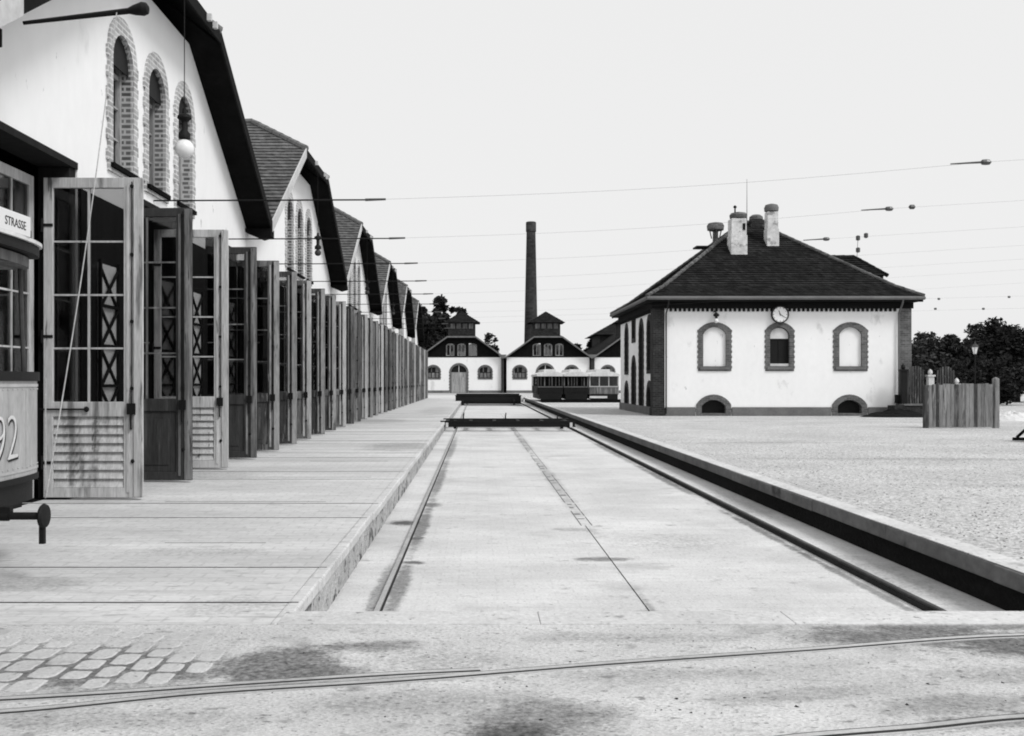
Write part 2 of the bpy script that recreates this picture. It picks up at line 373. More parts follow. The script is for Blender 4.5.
# pale tread on the right coping
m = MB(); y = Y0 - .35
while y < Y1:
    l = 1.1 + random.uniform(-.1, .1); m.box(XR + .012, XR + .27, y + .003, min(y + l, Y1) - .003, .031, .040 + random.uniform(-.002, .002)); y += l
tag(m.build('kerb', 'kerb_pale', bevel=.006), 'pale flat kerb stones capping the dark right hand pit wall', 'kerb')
m = MB(); x = XL - .05
while x < XR + .44:
    l = 1.9 + random.uniform(-.3, .3); m.box(x + .001, min(x + l, XR + .44) - .001, Y0 - .35, Y0 + .004, -.4, .006 + random.uniform(-.001, .001)); x += l
tag(m.build('kerb', 'kerb_pale', bevel=.006), 'pale stone kerb across the near end of the track pit', 'kerb')
m = MB(); m.box(XL, XR, Y1, Y1 + .4, -.5, .02)
tag(m.build('kerb', 'kerb_pale', bevel=.01), 'distant kerb closing the far end of the track pit', 'kerb')

# rails in the pit
def pit_rail(X, label, hh, wd):
    t = thing('rail', (X, Y0, ZP), label, 'rail')
    m = MB(); m.box(X - wd - .012, X + wd + .012, Y0 + .002, Y1 - .01, ZP + .0, ZP + hh - .028); m.build('rail_web', 'rail_rust', t)
    m = MB(); m.box(X - wd, X + wd, Y0 + .002, Y1 - .01, ZP + hh - .0279, ZP + hh); m.build('rail_head', 'steel_rail' if X < 0 else 'iron_worn', t, bevel=.006)
    return t
pit_rail(-.84, 'rusty rail along the left of the pit floor, beside the low pale wall', .05, .022)
pit_rail(3.84, 'dark rail along the right of the pit floor, below the dark wall', .075, .024)
m = MB()
y = Y0 + .01
while y < 60:
    l = random.uniform(.3, 1.2)
    if y < 11.4 or (y < 13 and random.random() < .6): m.box(1.462, 1.472, y, y + l, ZP + .001, ZP + .003)
    if y > 13.2:
        if random.random() < .85: m.box(1.41, 1.42, y, y + l, ZP + .001, ZP + .003)
        if random.random() < .85: m.box(1.555, 1.565, y, y + l * .9, ZP + .001, ZP + .003)
    y += l + .02
tag(m.build('floor_joints', 'rail_rust'), kind='structure')
for k in range(40):
    pass
m = MB(); y = 14.2
while y < 45:
    m.box(1.43, 1.43 + random.uniform(.05, .12), y, y + random.uniform(.04, .16), ZP + .001, ZP + .003); y += .7 + random.uniform(-.3, .6)
tag(m.build('tie_plates', 'grit_mid'), 'row of worn rust marks between the middle joints of the pit floor', 'rust marks', kind='stuff')

# grooved street rails (head, groove, guard)
def ribbon(m, pts, o0, o1, z0, z1):
    P = [Vector((p[0], p[1], 0)) for p in pts]; L_, R_ = [], []
    for i, p in enumerate(P):
        d = (P[min(i + 1, len(P) - 1)] - P[max(i - 1, 0)]).normalized(); nrm = Vector((-d.y, d.x, 0))
        L_.append(p + nrm * o0); R_.append(p + nrm * o1)
    for i in range(len(P) - 1):
        a, b, c, d = L_[i], L_[i + 1], R_[i + 1], R_[i]
        up = Vector((0, 0, z1)); dn = Vector((0, 0, z0))
        m.add([a + dn, b + dn, c + dn, d + dn, a + up, b + up, c + up, d + up], [(0, 3, 2, 1), (4, 5, 6, 7), (0, 1, 5, 4), (1, 2, 6, 5), (2, 3, 7, 6), (3, 0, 4, 7)])
def groove_rail(pts, label, group=None):
    t = thing('rail', (pts[0][0], pts[0][1], 0), label, 'rail', group)
    for nm, a, b, zz, mt in (('rail_head', -.006, .036, .0012, 'rail_pale'), ('rail_groove', -.036, -.0065, .0004, 'groove'), ('rail_guard', -.052, -.0365, .001, 'rail_pale'), ('joint', .0365, .046, .0002, 'rail_rust')):
        m = MB(); ribbon(m, pts, a, b, -.03, zz); m.build(nm, mt, t)
    return t
def quadc(p0, p1, p2, n=40):
    out = []
    for i in range(n + 1):
        t = i / n; out.append(tuple((1 - t) ** 2 * a + 2 * t * (1 - t) * b + t * t * c for a, b, c in zip(p0, p1, p2)))
    return out
def through(pts):                      # smooth curve y(x) through measured points
    n = len(pts); sl = []
    for i in range(n):
        a, b = pts[max(i - 1, 0)], pts[min(i + 1, n - 1)]; sl.append((b[1] - a[1]) / (b[0] - a[0]))
    out = []
    for i in range(n - 1):
        (x0, y0), (x1, y1) = pts[i], pts[i + 1]; h = x1 - x0
        for k in range(10):
            t = k / 10
            out.append((x0 + h * t, (2 * t ** 3 - 3 * t * t + 1) * y0 + (t ** 3 - 2 * t * t + t) * h * sl[i] + (3 * t * t - 2 * t ** 3) * y1 + (t ** 3 - t * t) * h * sl[i + 1]))
    out.append(pts[-1]); return out
def GP(x, y): d = 1600 / (y - 381); return (PX(x, d), d)
groove_rail(through([(-14, 3.2), (-6, 4.15), GP(0, 712), GP(200, 693), GP(400, 680), GP(600, 664), GP(800, 650), GP(1023, 635), (8, 6.9 - .4), (16, 6.2)]),
            'curving grooved tram rail across the street, passing nearest the pit')
groove_rail(through([(-8, 4.05), GP(0, 699), GP(120, 692), GP(250, 683), GP(400, 673.5), GP(480, 669.6)]),
            'short converging switch rail just above the curving street rail at left')
groove_rail(through([(-10, 2.2), (-3, 3.75), GP(640, 757), GP(800, 737), GP(920, 727), GP(1023, 717), (7, 5.3), (16, 4.9)]),
            'grooved tram rail cutting the bottom right corner of the street')
apr = 'flush rails crossing the paved apron from the gates to the pit'
GY = [7.8 + 4.6 * k for k in range(-2, 19)]
ordn = ['nearest', 'second', 'third', 'fourth', 'fifth', 'sixth', 'seventh']
for k, gy in enumerate(GY):
    if gy < 7 or gy > 50: continue
    i = k - 2
    for s, w in ((-.68, 'near'), (.68, 'far')):
        nm = ordn[i] if i < 7 else None
        lab = ('%s dark rail of the %s track set flush in the pale apron' % (w, nm)) if nm else 'thin flush rail far along the pale apron'
        yy = gy + s + (.12 if i == 0 else 0)
        t = thing('rail', (-4, yy, 0), lab, 'rail', apr)
        m = MB(); m.box(-12, XL - .02, yy - (.018 if i == 0 and s < 0 else .011), yy - .001, -.02, .001); m.build('rail_groove', 'groove' if i == 0 and s < 0 else 'rail_rust', t)
        m = MB(); m.box(-12, XL - .02, yy, yy + .045, -.02, .002); m.build('rail_head', 'apron_paving', t)
# long paving joints near the pit edge
m = MB()
for i in range(12):
    y = 9.9 + i * 3.37
    x0 = random.uniform(-5, -3); m.box(x0, random.uniform(-2.4, -1.6), y, y + .006 + .004 * random.random(), -.01, .0005)
tag(m.build('paving_joints', 'grit_mid'), kind='structure')

# cobbles at the lower left of the street
m = MB()
rail1 = through([(-14, 3.2), (-6, 4.15), GP(0, 712), GP(200, 693), GP(400, 680), GP(600, 664)])
def rail_y(x):
    for (a, b), (c, d) in zip(rail1, rail1[1:]):
        if a <= x <= c: return b + (d - b) * (x - a) / (c - a)
    return 0
def sw_y(x):
    P = [(-8, 4.05), GP(0, 699), GP(120, 692), GP(250, 683), GP(400, 673.5)]
    for (a, b), (c, d) in zip(P, P[1:]):
        if a <= x <= c: return b + (d - b) * (x - a) / (c - a)
    return 0
x = -4.3
while x < -1.5:
    w = .17 + random.uniform(-.025, .025); y = 4.7 + random.uniform(0, .2)
    while y < 6.5:
        l = .215 + random.uniform(-.05, .06); cxm, cym = x + w / 2, y + l / 2
        if cxm > -1.30 - .30 * (cym - 5.2) or cym < 5.0 or cym > 6.42 or (cym > 6.2 and random.random() < .4) or cym < rail_y(cxm) + .16 or abs(cym - sw_y(cxm)) < .17:
            y += l; continue
        gp = .004 + random.uniform(0, .009); n = 14; q = []
        for k in range(n):                       # rounded, irregular outline
            a = 2 * PI * k / n + .3; ca, sa = math.cos(a), math.sin(a); f = (abs(ca) ** 7 + abs(sa) ** 7) ** (-1 / 7) * random.uniform(.93, 1.03)
            q.append((cxm + ca * f * (w / 2 - gp), cym + sa * f * (l / 2 - gp)))
        h = random.uniform(-.001, .004) - .003 * max(0, cym - 5.7)
        vs = [(a, b, -.02) for a, b in q] + [(cxm + (a - cxm) * .95, cym + (b - cym) * .95, h - .004) for a, b in q] + [(cxm + (a - cxm) * .82, cym + (b - cym) * .82, h) for a, b in q]
        m.add(vs, [(k, (k + 1) % n, n + (k + 1) % n, n + k) for k in range(n)] + [(n + k, n + (k + 1) % n, 2 * n + (k + 1) % n, 2 * n + k) for k in range(n)] + [tuple(range(2 * n, 3 * n))])
        y += l
    x += w
tag(m.build('cobblestones', 'cobble'), kind='stuff')
# loose grit on the street and pebbles on the yard
def pebble(m, x, y, z, r):
    a = random.uniform(0, PI); vs = []
    for k in range(5):
        t = a + k * 2 * PI / 5; q = r * random.uniform(.7, 1.2); vs.append((x + q * math.cos(t), y + q * math.sin(t), z - .002))
    vs.append((x + r * random.uniform(-.4, .4), y + r * random.uniform(-.4, .4), z + r * random.uniform(.3, .6)))
    m.add(vs, [(k, (k + 1) % 5, 5) for k in range(5)])
m = MB()
for k in range(11000):
    d = 7.5 + 26 * random.random() ** 1.5; x = random.uniform(5.0, 5.0 + .7 * d)
    pebble(m, x, d, -.002, random.uniform(.008, .026))
tag(m.build('gravel', 'kerb_pale'), kind='stuff')
m = MB()
for k in range(5000):
    d = 7.5 + 20 * random.random() ** 1.5; x = random.uniform(4.9, 5.0 + .7 * d)
    pebble(m, x, d, -.002, random.uniform(.006, .022))
tag(m.build('dark_gravel', 'grit_mid'), kind='stuff')
m = MB()
for k in range(420):
    x = random.uniform(-2, 3.6); y = random.uniform(4.45, 6.5); pebble(m, x, y, -.004, .002 + .009 * random.random() ** 4)
for x, y in ((541, 719), (680, 709), (797, 706), (907, 704), (928, 683), (1003, 682), (676, 698), (745, 697)):
    a, b = GP(x, y + 0); pebble(m, a, b, -.004, .015)
tag(m.build('grit', 'rail_rust'), kind='stuff')

# ------------------------------------------------------------------ depot halls
FXF = -5.5; HW = 6.9; OV = .58
ZE, ZK, YK, ZR, HR = 5.30, 8.14, 2.1, 9.45, 2.0
DEP = 30
WX = (-1.52, .12, 1.76)
def make_leaf(kind, tone):
    """gate leaf: hinge line at the origin, leaf runs along +x, faces -y"""
    W, H = 1.33, 4.34; FYl = FY(0)
    z0 = .03
    m = MB()
    m.plate(rect(0, W, z0, H), [rect(.13, W - .25, 1.32, 4.2), rect(.13, W - .25, .16, 1.12)], -.035, .035, FYl)
    leaf = m.build('gate_leaf', tone, None, bevel=.008)
    m = MB()
    xm = (.13 + W - .25) / 2
    m.box(xm - .014, xm + .014, -.02, .02, 1.32, 4.2)
    for k in (1, 2, 3):
        z = 1.32 + k * .72; m.box(.13, xm - .0145, -.018, .018, z - .012, z + .012); m.box(xm + .0145, W - .25, -.018, .018, z - .012, z + .012)
    m.build('glazing_bars', tone if tone != 'paint_dark' else 'paint_grey', leaf)
    m = MB()
    m.box(.128, W - .248, -.004, .004, 1.318, 4.202); m.build('glazing', 'glass', leaf)
    if kind == 'louvre':
        m = MB()
        n = 8; h = .96 / n
        for k in range(n):
            z = .165 + k * h; m.add([(.135, -.03, z), (W - .255, -.03, z), (W - .255, .012, z + h * .98), (.135, .012, z + h * .98),
                                     (.135, -.018, z), (W - .255, -.018, z), (W - .255, .024, z + h * .98), (.135, .024, z + h * .98)],
                                    [(0, 1, 2, 3), (7, 6, 5, 4), (0, 4, 5, 1), (3, 2, 6, 7), (0, 3, 7, 4), (1, 5, 6, 2)])
        m.build('louvre', tone, leaf)
        m = MB(); m.box(.131, W - .251, .026, .032, .162, 1.118); m.build('backing', 'verge_dark', leaf)
    else:
        m = MB(); m.box(.128, W - .248, -.012, .012, .158, 1.122); m.box(.24, W - .36, -.024, -.0125, .27, 1.0)
        m.build('lower_panel', tone, leaf, bevel=.006)
    lighter = {'paint_dark': 'paint_grey', 'paint_mid': 'paint_wash', 'paint_grey': 'paint_pale', 'paint_wash': 'paint_grey'}.get(tone, 'paint_pale')
    m = MB(); m.box(W - .11, W + .012, -.052, -.0355, .04, H - .02); m.box(W - .21, W - .17, -.048, -.0355, .1, H - .1); m.build('lock_stile', lighter, leaf, bevel=.005)
    for z in (.5, 2.2, 3.7):
        m = MB(); m.box(-.03, .13, -.044, -.0355, z - .02, z + .02); m.tube((-.02, -.03, z - .09), (-.02, -.03, z + .09), .022, n=8)
        m.build('hinge', 'iron', leaf)
    m = MB(); m.lathe([(.012, -.06), (.03, -.05), (.03, -.036)], (W - .12, 0, .52), 10, 'y')
    m.tube((W - .14, -.075, .95), (W - .14, -.075, 1.25), .014, n=6); m.tube((W - .14, -.075, .96), (W - .14, -.03, .96), .01, n=6); m.tube((W - .14, -.075, 1.24), (W - .14, -.03, 1.24), .01, n=6)
    m.box(W - .19, W - .08, -.085, -.053, 1.15, 1.30)
    for z in (1.5, 2.4, 3.3, 4.22): m.tube((W - .13, -.036, z), (W - .13, -.066, z), .026, n=8)
    m.tube((W - .13, -.056, 1.3), (W - .13, -.056, 4.28), .008, n=6)
    m.build('lock_rod', 'iron', leaf)
    return leaf
LEAF = {}
def leaf_proto(kind, tone):
    if (kind, tone) not in LEAF: LEAF[(kind, tone)] = make_leaf(kind, tone); LEAF[(kind, tone)]['proto'] = 1
    return LEAF[(kind, tone)]
USED = set()
def put_leaf(hall, kind, tone, x, y, ang, label=None):
    p = leaf_proto(kind, tone)
    if (kind, tone) in USED: o = copy_tree(p, hall)
    else: o = p; USED.add((kind, tone)); o.parent = hall
    o.location = (x, y, 0); o.rotation_euler = (0, 0, ang)
    if 'label' in o: del o['label']
    if label: o['label'] = label
    return o

def hall_shell(t):
    """everything of a hall but its gate leaves; local coordinates: x outwards, y along the front, 0 at the middle of the front"""
    outl = [(-HW, 0)]
    for gy in (-4.6, 0, 4.6): outl += [(gy - 1.36, 0), (gy - 1.36, 4.6), (gy + 1.36, 4.6), (gy + 1.36, 0)]
    outl += [(HW, 0), (HW, ZE - .1), (YK, ZK - .1), (-YK, ZK - .1), (-HW, ZE - .1)]
    holes = [arch(w, 1.02, 4.83, 6.5, .47) for w in WX]
    m = MB(); m.plate(outl, holes, -.36, 0, FX(0)); m.build('wall', 'plaster_white', t, at=ORG['zero'])
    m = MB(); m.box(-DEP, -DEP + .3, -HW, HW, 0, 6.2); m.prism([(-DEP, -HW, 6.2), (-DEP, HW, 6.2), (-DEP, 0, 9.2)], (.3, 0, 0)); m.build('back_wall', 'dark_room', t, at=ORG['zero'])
    m = MB()
    for a, b in ((-HW + .01, -5.97), (-3.23, -1.37), (1.37, 3.23), (5.97, HW - .01)):
        m = MB(); m.box(.002, .05, a, b, 0, 4.25); m.build('pier_cladding', 'clad_dark', t, at=ORG['zero'])
    for gy in (-4.6, 0, 4.6):
        for s in (-1, 1):
            m = MB(); m.box(-.45, -.02, gy + s * 1.25 - .105, gy + s * 1.25 + .105, 0, 4.5); m.build('jamb_post', 'clad_dark', t, at=ORG['zero'], bevel=.01)
        m = MB(); m.box(-.45, .012, gy - 1.355, gy + 1.355, 4.505, 4.597); m.build('lintel', 'clad_dark', t, at=ORG['zero'])
    # roof: tile courses left/right + half hip, dark timber deck below
    kt = (HW - YK) / HW; sl = (ZK - ZE) / (HW - YK); zt = .1
    m = MB()
    for s in (-1, 1):
        fa = poly([(OV, s * HW, ZE + zt), (OV, s * YK, ZK + zt), (OV - HR, 0, ZR + zt)], [0, kt, 1])
        fb = lin((-DEP - .3, s * HW, ZE + zt), (-DEP - .3, 0, ZR + zt)); tiled(m, fa, fb, 30, .035)
    tiled(m, lin((OV, -YK, ZK + zt), (OV - HR, 0, ZR + zt)), lin((OV, YK, ZK + zt), (OV - HR, 0, ZR + zt)), 10, .045)
    rf = m.build('roof', 'tile_hall', t, at=ORG['zero'])
    m = MB()
    ridge(m, (OV - HR, 0, ZR + zt + .03), (-DEP, 0, ZR + zt + .03))
    for s in (-1, 1): ridge(m, (OV, s * YK, ZK + zt + .03), (OV - HR, 0, ZR + zt + .03))
    m.build('ridge_tiles', 'ridge_tile', rf, at=ORG['zero'], smooth=True)
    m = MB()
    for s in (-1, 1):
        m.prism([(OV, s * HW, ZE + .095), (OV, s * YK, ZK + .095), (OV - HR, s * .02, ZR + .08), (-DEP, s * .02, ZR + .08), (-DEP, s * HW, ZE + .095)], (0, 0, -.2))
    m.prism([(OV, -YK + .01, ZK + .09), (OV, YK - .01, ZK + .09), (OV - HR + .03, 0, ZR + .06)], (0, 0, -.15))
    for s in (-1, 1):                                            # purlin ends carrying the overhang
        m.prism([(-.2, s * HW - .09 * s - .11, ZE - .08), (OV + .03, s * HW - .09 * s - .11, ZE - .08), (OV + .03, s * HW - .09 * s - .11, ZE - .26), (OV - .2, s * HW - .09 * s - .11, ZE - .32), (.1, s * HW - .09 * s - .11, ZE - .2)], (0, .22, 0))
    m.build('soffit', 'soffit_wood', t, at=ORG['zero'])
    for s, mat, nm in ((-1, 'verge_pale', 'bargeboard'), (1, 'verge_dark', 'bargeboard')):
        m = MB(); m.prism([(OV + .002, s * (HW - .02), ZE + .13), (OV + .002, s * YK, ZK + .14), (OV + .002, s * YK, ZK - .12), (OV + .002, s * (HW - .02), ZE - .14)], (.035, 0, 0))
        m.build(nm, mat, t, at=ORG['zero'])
    m = MB(); m.box(OV + .002, OV + .037, -YK + .005, YK - .005, ZK - .1, ZK + .12); m.build('fascia', 'verge_dark', t, at=ORG['zero'])
    for y in (-.6, 1.1, 1.5):
        m = MB(); m.box(OV + .04, OV + .12, y - .04, y + .04, ZK - .02, ZK + .1); m.build('hook', 'frame_white', t, at=ORG['zero'])
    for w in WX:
        m = MB(); m.plate(toothed(w, 1.24, 4.74, 6.6, .6, .05, .15), [arch(w, .9, 4.9, 6.5, .43)], -.02, .035, FX(0))
        win = m.build('window', 'brick_pale', t, at=ORG['zero'])
        m = MB(); m.plate(arch(w, 1.015, 4.835, 6.5, .467), [arch(w, .9, 4.901, 6.5, .43)], -.33, -.021, FX(0)); m.build('reveal', 'brick_reveal', win, at=ORG['zero'])
        m = MB(); m.plate(arch(w, .94, 4.88, 6.5, .45), [arch(w, .74, 4.97, 6.48, .36)], -.30, -.16, FX(0))
        m.box(-.27, -.17, w - .03, w + .03, 4.97, 6.5); m.box(-.26, -.18, w - .39, w + .39, 6.35, 6.42)
        for z in (5.4, 5.9): m.box(-.26, -.19, w - .39, w - .031, z - .015, z + .015); m.box(-.26, -.19, w + .031, w + .39, z - .015, z + .015)
        m.build('frame', 'paint_wash', win, at=ORG['zero'])
        m = MB(); m.plate(arch(w, .86, 4.93, 6.49, .41), [], -.242, -.235, FX(0)); m.build('pane', 'glass_dim', win, at=ORG['zero'])
        m = MB(); m.plate(arch(w, .895, 6.44, 6.5, .428), [], -.07, -.05, FX(0)); m.build('arch_shade', 'tram_dark', win, at=ORG['zero'])  # dark half disc painted in for the shade of the arch, no pane
        m = MB(); m.box(.036, .09, w - .56, w + .56, 4.80, 4.87); m.build('sill', 'soffit_wood', win, at=ORG['zero'])
    # pale board with iron lattice on each pier
    for py in (-2.3, 2.3):
        m = MB(); m.box(.052, .075, py - .36, py + .36, .9, 3.3); bd = m.build('lattice_board', 'board_pale', t, at=ORG['zero'])
        m = MB()
        for q in (-.36, .36): m.box(.08, .12, py + q - .025, py + q + .025, .5, 3.35)
        z = .95
        while z < 2.9:
            m.bar((.105, py - .33, z), (.105, py + .33, z + .55), .03, .04); m.bar((.09, py + .33, z), (.09, py - .33, z + .55), .03, .04); m.box(.078, .12, py - .33, py + .33, z - .022, z + .022); z += .58
        m.build('iron_lattice', 'iron', bd, at=ORG['zero'])
ORG['zero'] = Vector((0, 0, 0))
halls = []
HGRP = 'gabled halls of the long tram depot'
pos_l = ['gabled depot hall beside the camera, mostly outside the picture', 'nearest tall white gabled depot hall with three arched windows and open gates',
         'second white gabled depot hall from the camera, with toothed brick window surrounds', 'third gabled depot hall along the row of open gates',
         'fourth gabled depot hall along the row, partly hidden by nearer eaves', 'fifth gabled depot hall, next to last of the long row',
         'farthest gabled depot hall at the end of the row']
base = None
for h in range(7):
    yc = 3.2 + 13.8 * h
    if base is None:
        t = thing('depot_hall', (FXF, yc, 0), pos_l[h], 'tram depot', HGRP)
        ORG[t.name] = Vector((0, 0, 0)); hall_shell(t); base = t
        halls.append(t)
    else:
        t = copy_tree(base); t.location = (FXF, yc, 0); t['label'] = pos_l[h]; halls.append(t)
# the nearest hall's left bargeboard is dark with a pale lower end
for o in [x for x in COL.objects if x.parent == halls[1] and x.name.startswith('bargeboard')]:
    o.material_slots[0].link = 'OBJECT'; o.material_slots[0].material = MATS['verge_dark']
m = MB(); q = .16; yy, zz = -HW + (HW - YK) * .13, ZE + (ZK - ZE) * .13
m.prism([(OV + .04, -HW + .02, ZE + .12), (OV + .04, yy, zz + .13), (OV + .04, yy, zz - .15), (OV + .04, -HW + .02, ZE - .14)], (.02, 0, 0)); m.build('board_end', 'verge_pale', halls[1], at=ORG['zero'])
# end walls of the row
for h, s in ((0, -1), (6, 1)):
    m = MB(); m.box(-DEP, -.37, s * HW - .15, s * HW + .15, 0, ZE - .15); m.build('end_wall', 'plaster_white', halls[h], at=ORG['zero'])
tones = {}
def tone_of(i):
    seq = {0: ('louvre', 'paint_pale'), 1: ('panel', 'paint_dark'), 2: ('louvre', 'paint_pale'), 3: ('panel', 'paint_dark'), 4: ('panel', 'paint_mid'),
           5: ('panel', 'paint_mid'), 6: ('panel', 'paint_grey'), 7: ('panel', 'paint_mid'), 8: ('panel', 'paint_mid'), 9: ('panel', 'paint_grey')}
    if i in seq: return seq[i]
    if i < 22: return ('panel', ('paint_mid', 'paint_grey', 'paint_dark', 'paint_grey', 'paint_mid', 'paint_wash', 'paint_dark')[(i * 3) % 7])
    return ('panel', ('paint_wash', 'paint_wash', 'paint_grey')[i % 3])
for h in range(7):
    for gi, gy in enumerate((-4.6, 0, 4.6)):
        yw = 3.2 + 13.8 * h + gy
        for s in (-1, 1):
            gate = h * 3 + gi
            i = (gate - 3) * 2 + (0 if s == 1 else -1)
            if gate < 3:
                if gate == 1: continue
                kind, tone = ('panel', 'paint_mid')
            else: kind, tone = tone_of(max(i, 0))
            ang = random.choice((-.10, -.05, 0, .04, .09)) + random.uniform(-.03, .03) if i > 2 else (0, -.05, .02)[max(i, 0)]
            if gate == 3 and s == -1: continue
            lab = None
            if (gate, s) == (3, 1): lab = 'pale open gate leaf with louvred lower panel, nearest in the picture'
            if (gate, s) == (4, -1): lab = 'dark open gate leaf with flat lower panel behind the pale louvred one'
            if (gate, s) == (4, 1): lab = 'pale open gate leaf with narrow louvres between two dark leaves'
            put_leaf(halls[h], kind, tone, -.34, gy + s * 1.1, ang, lab)
# closed leaf in the nearest gate, and the stay bar of the open one
put_leaf(halls[1], 'louvre', 'paint_pale', -.47, -4.6 + 1.0, R(-90), 'pale gate leaf standing closed in its gateway beside the tram')
m = MB(); m.tube((-.4, -4.6 + 1.045, 1.22), (.25, -4.6 + 1.045, 1.22), .012, n=6); m.lathe([(.02, -.03), (.04, 0), (.02, .03)], (.25, -4.6 + 1.04, 1.22), 8, 'y')
m.build('stay_bar', 'iron', halls[1], at=ORG['zero'])

# hanging globe lamps before the gables
lamp_l = {1: 'white globe lamp hanging on a long wire before the nearest gable', 2: 'dark hanging lamp before the second gable from the camera',
          3: 'dark hanging lamp before the third gable from the camera', 4: 'small far hanging lamp before the fourth gable'}
for h in (1, 2, 3, 4):
    yc = 3.2 + 13.8 * h - (.25 if h == 1 else 0); x = -4.9; zb = 5.38
    t = thing('hanging_lamp', (x, yc, zb), lamp_l[h], 'lamp', 'lamps hanging before the depot gables')
    m = MB(); m.tube((x, yc, zb + .75), (x, yc, ZK - .05), .008, n=5); m.build('wire', 'iron', t)
    m = MB(); m.lathe([(.03, .78), (.04, .7), (.11, .66), (.12, .62), (.05, .56), (.05, .42), (.10, .36), (.10, .28), (.03, .27)], (x, yc, zb), 12); m.build('lamp_housing', 'iron', t, smooth=True)
    m = MB(); r = .16 if h == 1 else .1
    m.lathe([(r * math.sin(PI * k / 10) + .001, .27 - r + r * math.cos(PI * k / 10) + .0) for k in range(11)], (x, yc, zb), 16)
    m.build('globe', 'globe_glass' if h == 1 else 'iron_worn', t, smooth=True)

# bracket arm high at the left with its line down to the tram
t = thing('bracket_arm', (-4.9, 11, 5.5), 'dark bracket arm with bulbous end reaching from the eave at top left', 'bracket')
m = MB(); a = Vector((PX(28, 11), 11, PZ(23, 11))); b = Vector((PX(128, 11), 11, PZ(11, 11))); c = Vector((PX(149, 11), 11, PZ(8, 11)))
m.tube(a - Vector((.05, 0, 0)), b, .022, .035, 8); m.build('arm', 'iron', t, smooth=True)
m = MB(); d = (c - b).normalized(); q = [(.0, .03), (.3, .055), (.7, .075), (.92, .06), (1, .02)]
for (s0, r0), (s1, r1) in zip(q, q[1:]): m.tube(b.lerp(c, s0), b.lerp(c, s1), r0, r1, 10)
m.build('lamp_head', 'iron', t, smooth=True)
rp = thing('rope', (-3.9, 10.9, 5.5), 'thin pale rope slanting down from the bracket arm to the tram buffer', 'rope')
A = Vector((PX(118, 11), 10.96, PZ(14, 11))); E = Vector((PX(46, 7.95), 7.95, PZ(497, 7.95)))
pts = [A.lerp(E, k / 14) + Vector((0, 0, -.22 * math.sin(PI * k / 14))) for k in range(15)]
m = MB(); m.path(pts, .006, 6); m.build('rope_strand', 'rope', rp)
m = MB(); m.tube((PX(45.5, 8.0), 8.0, PZ(378, 8)), (PX(45.5, 8.0), 8.0, PZ(498, 8)), .007, n=6); m.build('rope_strand', 'rope', rp)

# ------------------------------------------------------------------ tram nosing out of the nearest gate
tr = thing('tram_car', (-4.2, 7.95, 0), 'old tram nosing out at the left edge, number 92 on its dash', 'tram')
YC = 7.95; HWt = 1.06
def bow(X0, bulge, y): return X0 + bulge * (1 - ((y - YC) / HWt) ** 2) ** .5 if abs(y - YC) < HWt else X0
def bowed(mb, X0, bulge, z0, z1, th, n=28, hw=HWt):
    ys = [YC - hw * math.cos(PI * i / n) for i in range(n + 1)]
    f = lambda y: X0 + bulge * math.sqrt(max(0, 1 - abs((y - YC) / hw) ** 2.6))
    for a, b in zip(ys, ys[1:]):
        p = [(f(a), a), (f(b), b), (f(b) - th, b), (f(a) - th, a)]
        mb.add([(x, y, z0) for x, y in p] + [(x, y, z1) for x, y in p], [(0, 1, 2, 3), (7, 6, 5, 4), (0, 4, 5, 1), (1, 5, 6, 2), (2, 6, 7, 3), (3, 7, 4, 0)])
XD = -3.98
dashf = lambda y: XD + .14 * math.sqrt(max(0, 1 - abs((y - YC) / 1.04) ** 2.6))
m = MB(); bowed(m, XD, .14, .74, 1.60, .05, hw=1.04)
for s in (-1, 1): m.box(XD - .85, XD + .0, YC + s * 1.02 - .02, YC + s * 1.02 + .02, .74, 1.60)
dash = m.build('dash', 'tram_paint', tr)
m = MB(); bowed(m, XD + .012, .145, 1.6, 1.68, .09, hw=1.06); m.build('dash_rail', 'tram_dark', tr)
m = MB(); bowed(m, XD + .008, .142, .74, .79, .07, hw=1.05); m.build('dash_foot', 'tram_dark', tr)
m = MB()
for k in range(22):
    y = YC - 1.0 + k * 2.0 / 21
    for z in (1.53, .87): m.lathe([(.001, .006), (.008, .004), (.009, 0)], (dashf(y) + .001, y, z), 6, 'x')
m.build('rivets', 'tram_paint', dash)
for y in (YC - .62, YC + .62):
    m = MB(); m.box(dashf(y) - .004, dashf(y) + .006, y - .02, y + .02, .86, 1.54); m.build('seam_strip', 'tram_paint', dash)
m = MB(); bowed(m, XD + .005, .142, 1.55, 1.575, .06, hw=1.045); bowed(m, XD + .005, .142, .83, .85, .06, hw=1.045); m.build('dash_moulding', 'tram_cream', tr)
def text_mesh(s, size, mapf, name, mat, parent, ext=.004, align='CENTER', off=0.0):
    cu = bpy.data.curves.new('t', 'FONT'); cu.body = s; cu.size = size; cu.extrude = ext; cu.align_x = align; cu.resolution_u = 6; cu.offset = off
    o = bpy.data.objects.new('t', cu); COL.objects.link(o); dg = bpy.context.evaluated_depsgraph_get()
    me = bpy.data.meshes.new_from_object(o.evaluated_get(dg)); COL.objects.unlink(o); bpy.data.objects.remove(o)
    org = ORG.get(parent.name, Vector())
    for v in me.vertices: v.co = Vector(mapf(v.co.x, v.co.y, v.co.z)) - org
    me.materials.clear(); me.materials.append(MATS[mat]); me.name = name
    ob = bpy.data.objects.new(name, me); COL.objects.link(ob); ob.parent = parent; ORG[ob.name] = org
    return ob
